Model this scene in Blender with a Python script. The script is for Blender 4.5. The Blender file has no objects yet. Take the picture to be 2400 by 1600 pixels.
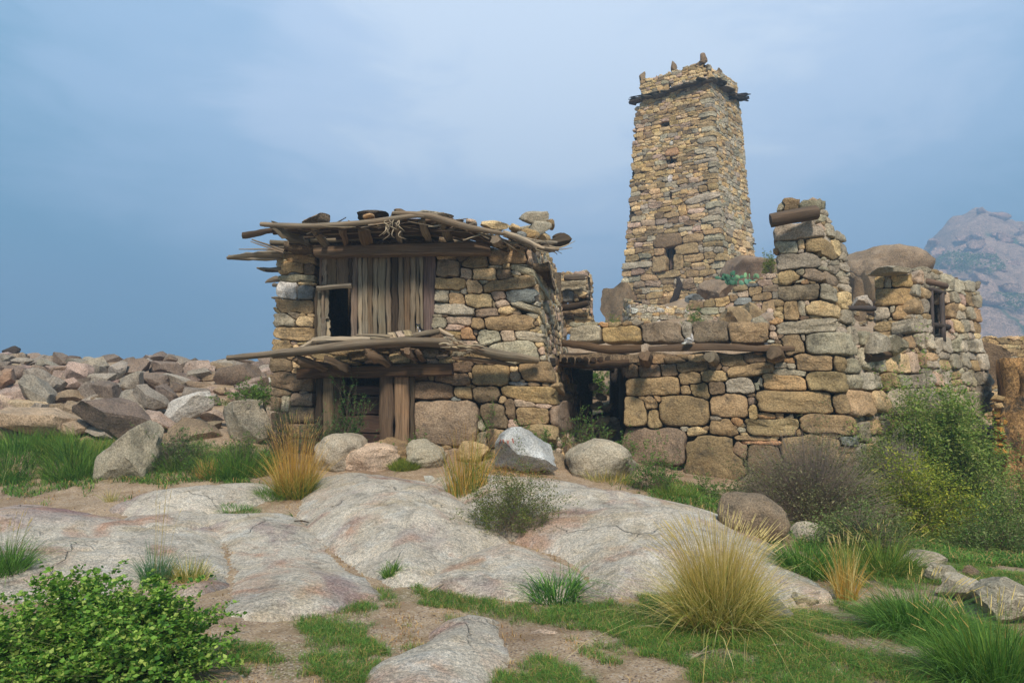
import bpy, math, random
import numpy as np
from mathutils import Vector

random.seed(7)
RNG = np.random.default_rng(7)
scene = bpy.context.scene
COL = scene.collection

# ------------------------------------------------------------------ camera
W, H, F = 2400.0, 1600.0, 1600.0
HORIZON = 920.0
HAZE_D = 0.0033
EYE = np.array([0.0, 0.0, 1.6])
PITCH = math.atan((HORIZON - H / 2) / F)
cam_data = bpy.data.cameras.new("camera")
cam_data.sensor_width = 36.0
cam_data.lens = 36.0 * F / W
cam_data.clip_start = 0.05
cam_data.clip_end = 4000.0
cam = bpy.data.objects.new("camera", cam_data)
cam.location = EYE
cam.rotation_euler = (math.radians(90) + PITCH, 0, 0)
COL.objects.link(cam)
scene.camera = cam

# ------------------------------------------------------------------ world: overcast sky, brighter over the tower
world = bpy.data.worlds.new("World")
scene.world = world
world.use_nodes = True
wn, wl = world.node_tree.nodes, world.node_tree.links
wn.clear()
SUN_EL, SUN_AZ = math.radians(48), math.radians(62)     # azimuth from +Y towards +X
def wnode(t, **kw):
    n = wn.new(t)
    for k, v in kw.items():
        setattr(n, k, v)
    return n
out = wnode('ShaderNodeOutputWorld')
sky = wnode('ShaderNodeTexSky', sky_type='NISHITA', sun_disc=False, sun_elevation=SUN_EL, sun_rotation=SUN_AZ)
sky.dust_density = 3.0
bg_sky = wnode('ShaderNodeBackground'); bg_sky.inputs['Strength'].default_value = 0.06
wl.new(sky.outputs[0], bg_sky.inputs['Color'])
tc = wnode('ShaderNodeTexCoord')
def dirdot(v):
    v = Vector(v).normalized()
    d = wnode('ShaderNodeVectorMath', operation='DOT_PRODUCT')
    d.inputs[1].default_value = v
    wl.new(tc.outputs['Generated'], d.inputs[0])
    return d
bright = dirdot((0.04, 0.82, 0.62))            # the thin part of the cloud
nz = wnode('ShaderNodeTexNoise'); nz.inputs['Scale'].default_value = 1.6; nz.inputs['Detail'].default_value = 3.5
nz.inputs['Roughness'].default_value = 0.5
wl.new(tc.outputs['Generated'], nz.inputs['Vector'])
nadd = wnode('ShaderNodeMath', operation='MULTIPLY_ADD'); nadd.inputs[1].default_value = 0.34; nadd.inputs[2].default_value = -0.18
nz2 = wnode('ShaderNodeTexNoise'); nz2.inputs['Scale'].default_value = 3.2; nz2.inputs['Detail'].default_value = 6.0; nz2.inputs['Roughness'].default_value = 0.6; nz2.inputs['Distortion'].default_value = 0.4
mpw = wnode('ShaderNodeVectorMath', operation='MULTIPLY'); mpw.inputs[1].default_value = (1.0, 1.0, 3.2); wl.new(tc.outputs['Generated'], mpw.inputs[0]); wl.new(mpw.outputs[0], nz2.inputs['Vector'])
nmx = wnode('ShaderNodeMath', operation='MULTIPLY_ADD'); nmx.inputs[1].default_value = 0.75; wl.new(nz2.outputs['Fac'], nmx.inputs[0]); wl.new(nz.outputs['Fac'], nmx.inputs[2])
nsb = wnode('ShaderNodeMath', operation='SUBTRACT'); nsb.inputs[1].default_value = 0.375; wl.new(nmx.outputs[0], nsb.inputs[0])
wl.new(nsb.outputs[0], nadd.inputs[0])
sumn = wnode('ShaderNodeMath', operation='ADD')
wl.new(bright.outputs['Value'], sumn.inputs[0]); wl.new(nadd.outputs[0], sumn.inputs[1])
ramp = wnode('ShaderNodeValToRGB')
wl.new(sumn.outputs[0], ramp.inputs[0])
cr = ramp.color_ramp
cr.interpolation = 'EASE'
cr.elements[0].position = 0.45; cr.elements[0].color = (0.045, 0.165, 0.28, 1)
cr.elements[1].position = 1.0; cr.elements[1].color = (0.72, 0.82, 0.96, 1)
e = cr.elements.new(0.70); e.color = (0.11, 0.32, 0.49, 1)
e = cr.elements.new(0.86); e.color = (0.38, 0.55, 0.77, 1)
e = cr.elements.new(0.94); e.color = (0.56, 0.69, 0.89, 1)
bg_c = wnode('ShaderNodeBackground'); bg_c.inputs['Strength'].default_value = 1.0
wl.new(ramp.outputs[0], bg_c.inputs['Color'])
mix = wnode('ShaderNodeMixShader'); mix.inputs[0].default_value = 0.9
wl.new(bg_sky.outputs[0], mix.inputs[1]); wl.new(bg_c.outputs[0], mix.inputs[2])
wl.new(mix.outputs[0], out.inputs['Surface'])

sun_data = bpy.data.lights.new("sun", 'SUN')
sun_data.energy = 4.2
sun_data.angle = math.radians(10)
sun_data.color = (1.0, 0.91, 0.79)
sun = bpy.data.objects.new("sun", sun_data)
sd = Vector((math.sin(SUN_AZ) * math.cos(SUN_EL), math.cos(SUN_AZ) * math.cos(SUN_EL), math.sin(SUN_EL)))
SUNDIR = Vector((0.06, -0.66, 0.75)).normalized()
sun.rotation_euler = SUNDIR.to_track_quat('Z', 'Y').to_euler()
sky.sun_elevation = math.asin(SUNDIR.z)
sky.sun_rotation = math.atan2(SUNDIR.x, SUNDIR.y)
COL.objects.link(sun)

scene.view_settings.view_transform = 'Standard'
scene.view_settings.look = 'None'
scene.view_settings.exposure = 0.5
scene.view_settings.gamma = 1.0
scene.view_settings.use_curve_mapping = False
scene.cycles.max_bounces = 6
scene.cycles.volume_bounces = 1
scene.cycles.transparent_max_bounces = 8

# ------------------------------------------------------------------ pixel <-> place (photograph measured in 2400 x 1600)
SP, CP = math.sin(PITCH), math.cos(PITCH)
def ray(px, py):
    px = np.asarray(px, float); py = np.asarray(py, float)
    x = (px - W / 2) / F; u = -(py - H / 2) / F
    return np.stack([x, CP - u * SP, SP + u * CP], -1)
def P(px, py, Y):
    r = ray(px, py)
    return EYE + r * (np.asarray(Y, float) / r[..., 1])[..., None]
def proj(p):
    q = np.asarray(p, float) - EYE
    d = q[..., 1] * CP + q[..., 2] * SP
    v = -q[..., 1] * SP + q[..., 2] * CP
    d = np.where(np.abs(d) < 1e-6, 1e-6, d)
    return W / 2 + F * q[..., 0] / d, H / 2 - F * v / d, d
def m_per_px(Y):
    return Y / F

# ------------------------------------------------------------------ helpers
def srgb(c):
    c = np.asarray(c, float) / 255.0
    return np.where(c <= 0.04045, c / 12.92, ((c + 0.055) / 1.055) ** 2.4)
PAL = {k: srgb(v) for k, v in dict(
    b=(166, 141, 104), g=(170, 159, 136), p=(194, 168, 144), t=(206, 178, 134), d=(136, 115, 90),
    r=(150, 130, 108), y=(190, 160, 112), w=(206, 200, 188), u=(136, 136, 131), o=(190, 150, 108),
    c=(180, 168, 146), k=(84, 74, 64)).items()}
def jit(c, a=0.15, rng=RNG):
    c = np.asarray(c, float)
    return np.clip(c * (1 + rng.normal(0, a)) * (1 + rng.normal(0, a * 0.16, 3)), 0.01, 0.9)

def wob(p, freq=1.0, seed=0, octs=3):
    """cheap smooth pseudo noise in about -1..1 for points (...,3)"""
    r = np.random.default_rng(seed + 1000)
    p = np.asarray(p, float)
    v = 0; a = 1.0; tot = 0
    for o in range(octs):
        s = 0
        for k in range(4):
            d = r.normal(size=3); d /= np.linalg.norm(d)
            s = s + np.sin((p @ d) * freq * (1.0 + 0.45 * k) + r.uniform(0, 6.28))
        v = v + a * s / 4; tot += a * 0.6
        a *= 0.5; freq *= 2.07
    return v / tot

def mesh_np(name, V, faces_tri=None, faces_quad=None, cols=None, mats=(), smooth=True, uvs=None, sharp=None):
    me = bpy.data.meshes.new(name)
    V = np.asarray(V, np.float32)
    ft = np.zeros((0, 3), np.int32) if faces_tri is None or len(faces_tri) == 0 else np.asarray(faces_tri, np.int32)
    fq = np.zeros((0, 4), np.int32) if faces_quad is None or len(faces_quad) == 0 else np.asarray(faces_quad, np.int32)
    nl = ft.size + fq.size; nf = len(ft) + len(fq)
    me.vertices.add(len(V)); me.vertices.foreach_set('co', V.ravel())
    me.loops.add(nl); me.loops.foreach_set('vertex_index', np.concatenate([ft.ravel(), fq.ravel()]))
    me.polygons.add(nf)
    starts = np.concatenate([np.arange(len(ft)) * 3, ft.size + np.arange(len(fq)) * 4])
    me.polygons.foreach_set('loop_start', starts.astype(np.int32))
    if smooth:
        me.polygons.foreach_set('use_smooth', np.ones(nf, bool))
    if cols is not None:
        cols = np.asarray(cols, np.float32)
        if cols.ndim == 1: cols = np.tile(cols, (len(V), 1))
        c4 = np.ones((len(V), 4), np.float32); c4[:, :3] = cols
        at = me.color_attributes.new('col', 'FLOAT_COLOR', 'POINT'); at.data.foreach_set('color', c4.ravel())
    if uvs is not None:
        lay = me.uv_layers.new(name='grain')
        idx = np.concatenate([ft.ravel(), fq.ravel()])
        lay.data.foreach_set('uv', np.asarray(uvs, np.float32)[idx].ravel())
    me.update(calc_edges=True); me.validate()
    if sharp is not None: me.set_sharp_from_angle(angle=sharp)
    for m in mats: me.materials.append(m)
    return me

class Acc:
    def __init__(s): s.V=[]; s.T=[]; s.Q=[]; s.C=[]; s.U=[]; s.n=0
    def add(s, V, T=None, Q=None, C=None, U=None):
        V = np.asarray(V, float)
        if T is not None and len(T): s.T.append(np.asarray(T) + s.n)
        if Q is not None and len(Q): s.Q.append(np.asarray(Q) + s.n)
        C = np.asarray(C if C is not None else (0.5, 0.5, 0.5), float)
        if C.ndim == 1: C = np.tile(C, (len(V), 1))
        s.V.append(V); s.C.append(C); s.U.append(np.zeros((len(V), 2)) if U is None else np.asarray(U)); s.n += len(V)
    def build(s, name, mat, parent=None, smooth=True, kind=None, uv=False, sharp=None, **props):
        if not s.V: return None
        VV = np.concatenate(s.V); o_ = None
        if parent is None:
            o_ = np.array([*(VV[:, :2].min(0) + VV[:, :2].max(0)) / 2, VV[:, 2].min()]); VV = VV - o_
        me = mesh_np(name, VV, np.concatenate(s.T) if s.T else None, np.concatenate(s.Q) if s.Q else None,
                     np.concatenate(s.C), (mat,), smooth, np.concatenate(s.U) if uv else None, sharp)
        ob = link(name, me, parent, kind, **props)
        if o_ is not None: ob.location = [float(q) for q in o_]
        return ob

def link(name, me, parent=None, kind=None, **props):
    o = bpy.data.objects.new(name, me)
    COL.objects.link(o)
    if parent is not None:
        o.parent = parent
        o.matrix_parent_inverse = parent.matrix_basis.inverted()
    if kind: o['kind'] = kind
    for k, v in props.items():
        if v: o[k] = v
    return o
def thing(name, label, cat, loc=(0, 0, 0), group=None):
    o = bpy.data.objects.new(name, None); COL.objects.link(o)
    o.empty_display_size = 0.3
    o.location = [float(x) for x in loc]
    o['label'] = label; o['category'] = cat
    if group: o['group'] = group
    return o

def inpoly(x, y, poly):
    poly = np.asarray(poly, float); r = np.zeros(np.shape(x), bool)
    n = len(poly); j = n - 1
    for i in range(n):
        xi, yi = poly[i]; xj, yj = poly[j]
        c = ((yi > y) != (yj > y)) & (x < (xj - xi) * (y - yi) / (yj - yi + 1e-12) + xi)
        r ^= c; j = i
    return r
def polydist(x, y, poly):
    poly = np.asarray(poly, float); d = np.full(np.shape(x), 1e9)
    for i in range(len(poly)):
        a = poly[i - 1]; b = poly[i]; ab = b - a; L = ab @ ab + 1e-12
        t = np.clip(((x - a[0]) * ab[0] + (y - a[1]) * ab[1]) / L, 0, 1)
        d = np.minimum(d, np.hypot(x - a[0] - t * ab[0], y - a[1] - t * ab[1]))
    return d

# ------------------------------------------------------------------ materials
def newmat(name):
    m = bpy.data.materials.new(name); m.use_nodes = True
    nt = m.node_tree; nt.nodes.clear()
    o = nt.nodes.new('ShaderNodeOutputMaterial'); b = nt.nodes.new('ShaderNodeBsdfPrincipled')
    nt.links.new(b.outputs[0], o.inputs['Surface'])
    return m, nt, b, o
def nd(nt, t, ins=None, **kw):
    n = nt.nodes.new(t)
    for k, v in kw.items(): setattr(n, k, v)
    for k, v in (ins or {}).items():
        if isinstance(v, bpy.types.NodeSocket): nt.links.new(v, n.inputs[k])
        else: n.inputs[k].default_value = v
    return n
def noise(nt, vec, scale, detail=4, rough=0.55, dist=0.0):
    n = nd(nt, 'ShaderNodeTexNoise', {'Vector': vec, 'Scale': scale, 'Detail': detail, 'Roughness': rough, 'Distortion': dist})
    return n.outputs['Fac']
def rng_(nt, v, a, b, c, d, smooth=False):
    n = nd(nt, 'ShaderNodeMapRange', {0: v, 1: a, 2: b, 3: c, 4: d}, clamp=True)
    if smooth: n.interpolation_type = 'SMOOTHSTEP'
    return n.outputs[0]
def mixc(nt, fac, a, b, mode='MIX'):
    n = nd(nt, 'ShaderNodeMix', data_type='RGBA', blend_type=mode)
    for i, v in ((0, fac), (6, a), (7, b)):
        if isinstance(v, bpy.types.NodeSocket): nt.links.new(v, n.inputs[i])
        elif i == 0: n.inputs[i].default_value = v
        else: n.inputs[i].default_value = (*[float(q) for q in v][:3], 1)
    return n.outputs[2]
def scalec(nt, col, fac):
    n = nd(nt, 'ShaderNodeVectorMath', {0: col}, operation='SCALE')
    nt.links.new(fac, n.inputs['Scale'])
    return n.outputs[0]
def math_(nt, op, a, b=0.0):
    n = nd(nt, 'ShaderNodeMath', operation=op)
    for i, v in ((0, a), (1, b)):
        if isinstance(v, bpy.types.NodeSocket): nt.links.new(v, n.inputs[i])
        else: n.inputs[i].default_value = v
    return n.outputs[0]

def rock_mat(name, speck=38.0, speck_amt=0.38, lichen=0.4, bump=0.5, tone=0.28, rust=0.0, scale=1.0, bumpd=0.035, cracks=False):
    m, nt, b, o = newmat(name)
    geo = nd(nt, 'ShaderNodeNewGeometry'); pos = geo.outputs['Position']
    at = nd(nt, 'ShaderNodeAttribute', attribute_name='col')
    col = at.outputs['Color']
    big = noise(nt, pos, 1.7 * scale, 5, 0.6, 0.4)
    col = scalec(nt, col, rng_(nt, big, 0.3, 0.72, 1 - tone, 1 + tone))
    if rust:
        rn = noise(nt, pos, 1.1 * scale, 4, 0.6, 0.8)
        col = mixc(nt, rng_(nt, rn, 0.52, 0.66, 0, rust), col, srgb((186, 128, 96)))
        rn2 = noise(nt, nd(nt, 'ShaderNodeVectorMath', {0: pos, 1: (7, 3, 1)}, operation='ADD').outputs[0], 0.9 * scale, 5, 0.6, 1.0)
        rn3 = noise(nt, nd(nt, 'ShaderNodeVectorMath', {0: pos, 1: (2, 13, 4)}, operation='ADD').outputs[0], 1.3 * scale, 5, 0.65, 0.6)
        col = mixc(nt, rng_(nt, rn3, 0.52, 0.66, 0, rust * 0.8), col, srgb((196, 172, 130)))
        rn4 = noise(nt, nd(nt, 'ShaderNodeVectorMath', {0: pos, 1: (21, 3, 4)}, operation='ADD').outputs[0], 2.1 * scale, 6, 0.7, 0.3)
        col = mixc(nt, rng_(nt, rn4, 0.54, 0.64, 0, 0.55), col, srgb((222, 218, 208)))
        col = mixc(nt, rng_(nt, rn2, 0.55, 0.68, 0, rust), col, srgb((142, 112, 116)))
    warm = noise(nt, pos, 5.0 * scale, 4, 0.6)
    col = mixc(nt, rng_(nt, warm, 0.45, 0.75, 0, 0.35), col, mixc(nt, 1.0, col, (1.12, 0.96, 0.78), 'MULTIPLY'))
    li = noise(nt, pos, 4.2 * scale, 7, 0.72, 0.3)
    col = mixc(nt, rng_(nt, li, 0.52, 0.64, 0, lichen), col, srgb((74, 70, 62)))
    s1 = noise(nt, pos, speck, 3, 0.75)
    s2 = noise(nt, pos, speck * 2.7, 2, 0.8)
    ck = None
    if cracks:
        wv_ = nd(nt, 'ShaderNodeVectorMath', {0: pos, 1: nd(nt, 'ShaderNodeTexNoise', {'Vector': pos, 'Scale': 1.4, 'Detail': 5.0}).outputs['Color']}, operation='ADD').outputs[0]
        vv = nd(nt, 'ShaderNodeTexVoronoi', {'Vector': wv_, 'Scale': 0.55}, feature='DISTANCE_TO_EDGE')
        ck = rng_(nt, vv.outputs['Distance'], 0.0, 0.007, 1, 0)
        ckm = math_(nt, 'MULTIPLY', ck, rng_(nt, noise(nt, pos, 0.8, 3), 0.50, 0.60, 0, 1))
        col = mixc(nt, math_(nt, 'MULTIPLY', ckm, 0.35), col, srgb((104, 88, 70)))
        dk = noise(nt, pos, 0.75, 8, 0.7, 0.5)
        col = mixc(nt, rng_(nt, dk, 0.58, 0.72, 0, 0.5), col, srgb((112, 106, 98)))
    sp = math_(nt, 'MULTIPLY', rng_(nt, s1, 0.40, 0.60, 1 - speck_amt, 1 + speck_amt), rng_(nt, s2, 0.38, 0.62, 1 - speck_amt, 1 + speck_amt))
    col = scalec(nt, col, sp)
    nt.links.new(col, b.inputs['Base Color'])
    b.inputs['Roughness'].default_value = 0.92
    b.inputs['Specular IOR Level'].default_value = 0.25
    h = math_(nt, 'ADD', math_(nt, 'MULTIPLY', noise(nt, pos, 9 * scale, 8, 0.7), 1.6), math_(nt, 'MULTIPLY', s1, 0.45))
    if ck is not None: h = math_(nt, 'SUBTRACT', h, math_(nt, 'MULTIPLY', ckm, 0.8))
    bp = nd(nt, 'ShaderNodeBump', {'Strength': min(1.0, bump * 1.7), 'Distance': bumpd, 'Height': h})
    nt.links.new(bp.outputs[0], b.inputs['Normal'])
    return m

def wood_mat(name, dark=0.0):
    m, nt, b, o = newmat(name)
    uv = nd(nt, 'ShaderNodeUVMap', uv_map='grain').outputs[0]
    at = nd(nt, 'ShaderNodeAttribute', attribute_name='col')
    mp = nd(nt, 'ShaderNodeVectorMath', {0: uv, 1: (2.2, 55, 1)}, operation='MULTIPLY').outputs[0]
    mp2 = nd(nt, 'ShaderNodeVectorMath', {0: uv, 1: (1.0, 16, 1)}, operation='MULTIPLY').outputs[0]
    g1 = noise(nt, mp, 1.0, 5, 0.65, 0.5); g2 = noise(nt, mp2, 1.0, 4, 0.6, 0.8)
    geo = nd(nt, 'ShaderNodeNewGeometry'); pos = geo.outputs['Position']
    col = scalec(nt, at.outputs['Color'], rng_(nt, g1, 0.3, 0.7, 0.5, 1.35))
    col = scalec(nt, col, rng_(nt, g2, 0.3, 0.7, 0.68, 1.22))
    big = noise(nt, pos, 3.0, 4, 0.6)
    col = mixc(nt, rng_(nt, big, 0.42, 0.68, 0, 0.35), col, mixc(nt, 1.0, col, (1.2, 0.94, 0.70), 'MULTIPLY'))
    nt.links.new(col, b.inputs['Base Color'])
    b.inputs['Roughness'].default_value = 0.85
    b.inputs['Specular IOR Level'].default_value = 0.2
    h = math_(nt, 'ADD', g1, math_(nt, 'MULTIPLY', g2, 0.8))
    bp = nd(nt, 'ShaderNodeBump', {'Strength': 0.8, 'Distance': 0.012, 'Height': h})
    nt.links.new(bp.outputs[0], b.inputs['Normal'])
    return m

def leaf_mat(name, trans=0.35, rough=0.6):
    m, nt, b, o = newmat(name)
    at = nd(nt, 'ShaderNodeAttribute', attribute_name='col')
    nt.links.new(at.outputs['Color'], b.inputs['Base Color'])
    b.inputs['Roughness'].default_value = rough
    b.inputs['Specular IOR Level'].default_value = 0.25
    tr = nd(nt, 'ShaderNodeBsdfTranslucent')
    c2 = mixc(nt, 1.0, at.outputs['Color'], (1.1, 1.15, 0.6), 'MULTIPLY')
    nt.links.new(c2, tr.inputs['Color'])
    mx = nd(nt, 'ShaderNodeMixShader', {0: trans, 1: b.outputs[0], 2: tr.outputs[0]})
    nt.links.new(mx.outputs[0], o.inputs['Surface'])
    return m

M_STONE = rock_mat('rough_stone', speck_amt=0.25, lichen=0.55, tone=0.34, bump=0.6)
M_FAR = rock_mat('tower_stone', speck=26, lichen=0.4, scale=0.7)
M_BOULDER = rock_mat('granite_boulder', speck=44, speck_amt=0.27, lichen=0.45, tone=0.32, bump=0.6)
M_RUBBLE = rock_mat('rubble_granite', speck=30, speck_amt=0.26, lichen=0.35, bump=0.55, tone=0.22)
M_SLAB = rock_mat('bedrock', speck=44, speck_amt=0.27, lichen=0.42, bump=1.0, tone=0.2, rust=0.6, bumpd=0.05, cracks=True)
M_WOOD = wood_mat('weathered_wood')
M_LEAF = leaf_mat('leaf')
M_GRASS = leaf_mat('grass_blade', 0.3, 0.7)
def plain(name, c, rough=0.9):
    m, nt, b, o = newmat(name)
    b.inputs['Base Color'].default_value = (*[float(v) for v in c], 1); b.inputs['Roughness'].default_value = rough
    return m
M_MUD = rock_mat('earth_core', speck=30, lichen=0.3, bump=0.6)
# ------------------------------------------------------------------ dry stone walls, laid out on a (possibly folded) surface
class FoldWall:
    """u<0 runs left of the corner, u>0 right; v is the height above sea level."""
    def __init__(s, cb, ct, left=None, right=None):
        s.cb = P(*cb); s.ct = P(*ct)
        s.L = (s.ct - s.cb) / (s.ct[2] - s.cb[2])
        s.D = {}; s.N = {}
        for side, pt in (('l', left), ('r', right)):
            if pt is None: continue
            q = P(*pt) if len(pt) == 3 else pt
            n = np.cross(s.ct - s.cb, q - s.cb); n /= np.linalg.norm(n)
            if n @ (EYE - s.cb) < 0: n = -n
            d = np.array([-n[1], n[0], 0.0]); d /= np.linalg.norm(d)
            if d @ (q - s.corner(q[2])) < 0: d = -d
            if side == 'l': d = -d      # direction of +u
            s.D[side] = d; s.N[side] = n
        if 'l' not in s.D: s.D['l'] = s.D['r']; s.N['l'] = s.N['r']
        if 'r' not in s.D: s.D['r'] = s.D['l']; s.N['r'] = s.N['l']
    def corner(s, z): return s.cb + s.L * (np.asarray(z, float) - s.cb[2])[..., None] if np.ndim(z) else s.cb + s.L * (z - s.cb[2])
    def map(s, u, v, w=0.0):
        u = np.asarray(u, float); v = np.asarray(v, float); w = np.asarray(w, float) * np.ones(u.shape)
        base = s.cb + s.L * (v - s.cb[2])[..., None]
        D = np.where((u < 0)[..., None], s.D['l'], s.D['r'])
        t = np.clip(u / 0.07 * 0.5 + 0.5, 0, 1); t = t * t * (3 - 2 * t)
        N = s.N['l'] * (1 - t)[..., None] + s.N['r'] * t[..., None]
        N = N / np.linalg.norm(N, axis=-1, keepdims=True)
        return base + D * u[..., None] + N * w[..., None]
    def uv(s, px, py, side='l'):
        r = ray(px, py); n = s.N[side]
        t = ((s.cb - EYE) @ n) / (r @ n)
        p = EYE + r * t[..., None] if np.ndim(t) else EYE + r * t
        z = p[..., 2]
        c = s.cb + s.L * (z - s.cb[2])[..., None] if np.ndim(z) else s.corner(z)
        return ((p - c) * s.D[side]).sum(-1), z

def px_size(wall, sd):
    p = wall.map(np.array([sd[0]]), np.array([sd[1]]))[0]
    return p

def layout(wall, masks, holes, seeds, res=0.02, fill=True, gap=0.045, fills=None, rng=RNG, fill_cols='tbgpbyg', colfun=None, warp=0.022):
    """seeds: list of [u,v,a,b,rot,color]; returns label grid and outlines"""
    allp = []
    mk = []
    for side, poly in masks:
        poly = np.asarray(poly, float)
        if side == 'uv': q = poly
        else:
            u, v = wall.uv(poly[:, 0], poly[:, 1], side)
            if side == 'l' and len(wall.D) == 2 and wall.folded: u = np.minimum(u, 0.0)
            if side == 'r' and wall.folded: u = np.maximum(u, 0.0)
            q = np.stack([u, v], 1)
        mk.append(q); allp.append(q)
    allp = np.concatenate(allp)
    u0, v0 = allp.min(0) - 0.1; u1, v1 = allp.max(0) + 0.1
    nu = int((u1 - u0) / res) + 1; nv = int((v1 - v0) / res) + 1
    U, V = np.meshgrid(u0 + np.arange(nu) * res, v0 + np.arange(nv) * res)
    M = np.zeros(U.shape, bool)
    # wobble the mask edge a little
    e = 0.012 * np.sin(U * 37 + 3 * np.sin(V * 19)) + 0.012 * np.sin(V * 41)
    for q in mk: M |= inpoly(U + e, V + e, q)
    for side, poly in holes:
        poly = np.asarray(poly, float); u, v = wall.uv(poly[:, 0], poly[:, 1], side)
        M &= ~inpoly(U, V, np.stack([u, v], 1))
    lab = np.full(U.shape, -1, np.int32); best = np.full(U.shape, 1e9)
    q3 = np.stack([U, V, 0 * U], -1); wa = warp
    UW = U + wa * wob(q3, 13, 301, 3); VW = V + wa * 0.8 * wob(q3, 15, 302, 3)
    def stamp(i, sd, lim=gap, write=True):
        u, v, a, b, rot = sd[:5]
        R = max(a, b) + lim + res
        i0 = max(int((u - R - u0) / res), 0); i1 = min(int((u + R - u0) / res) + 2, nu)
        j0 = max(int((v - R - v0) / res), 0); j1 = min(int((v + R - v0) / res) + 2, nv)
        if i1 <= i0 or j1 <= j0: return None
        sl = (slice(j0, j1), slice(i0, i1))
        x = UW[sl] - u; y = VW[sl] - v
        c, s_ = math.cos(rot), math.sin(rot)
        xx = x * c + y * s_; yy = -x * s_ + y * c
        p = (sd[6] if len(sd) > 6 else 3.2) * 1.6
        d = ((np.abs(xx) / a) ** p + (np.abs(yy) / b) ** p) ** (1 / p)
        met = (d - 1) * (0.5 * min(a, b) + 0.5 * max(a, b) * 0.6)
        if not write: return sl, d
        ok = (met < best[sl]) & (met < lim) & M[sl]
        lab[sl] = np.where(ok, i, lab[sl]); best[sl] = np.where(ok, met, best[sl])
    seeds = [list(s) for s in seeds]
    for i, sd in enumerate(seeds): stamp(i, sd, 0.004)
    if fill:
        fills = fills or [(0.15, 0.085, 500), (0.10, 0.055, 700), (0.06, 0.035, 900), (0.035, 0.022, 350)]
        for a, b, n in fills:
            free = np.argwhere(M & (lab < 0))
            if len(free) == 0: break
            for k in range(n):
                j, i = free[rng.integers(len(free))]
                if lab[j, i] >= 0: continue
                sc = rng.uniform(0.75, 1.25); f = rng.uniform(0.8, 1.5)
                sd = [U[j, i], V[j, i], a * sc * f ** 0.5, b * sc / f ** 0.5, rng.normal(0, 0.15), None, 2.8]
                r = stamp(0, sd, 0, False)
                if r is None: continue
                sl, d = r
                ins = d < 1
                if ins.sum() == 0: continue
                occ = ((lab[sl] >= 0) | ~M[sl])[ins].mean()
                if occ < 0.10:
                    seeds.append(sd); stamp(len(seeds) - 1, sd, 0.004)
    lab[:] = -1; best[:] = 1e9
    for i, sd in enumerate(seeds): stamp(i, sd, gap)
    # outlines by marching rays
    outs = []
    for i, sd in enumerate(seeds):
        u, v, a, b, rot = sd[:5]
        j = int((v - v0) / res + .5); k = int((u - u0) / res + .5)
        if not (0 <= j < nv and 0 <= k < nu) or lab[j, k] != i: outs.append(None); continue
        big = max(a, b)
        K = 30 if big > 0.16 else (20 if big > 0.08 else 12)
        t = (np.arange(K) + 0.5) / K * 2 * math.pi
        th = np.arctan2(b * np.sin(t), a * np.cos(t)) + rot
        rad = np.arange(0, (big + gap) * 1.5, res * 0.5)
        X = u + np.cos(th)[:, None] * rad; Y = v + np.sin(th)[:, None] * rad
        jj = np.clip(((Y - v0) / res + .5).astype(int), 0, nv - 1); kk = np.clip(((X - u0) / res + .5).astype(int), 0, nu - 1)
        inside = lab[jj, kk] == i
        first = np.where(inside.all(1), len(rad) - 1, np.argmin(inside, 1))
        r = rad[first]
        r = 0.84 * r + 0.08 * (np.roll(r, 1) + np.roll(r, -1))
        r = np.maximum(r - min(0.018, 0.13 * min(a, b)), 0.3 * min(a, b))
        outs.append((th, r))
        if sd[5] is None or sd[5] == '':
            sd[5] = colfun(u, v, rng) if colfun else rng.choice(list(fill_cols))
    return seeds, outs, (U, V, M, res)

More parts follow.
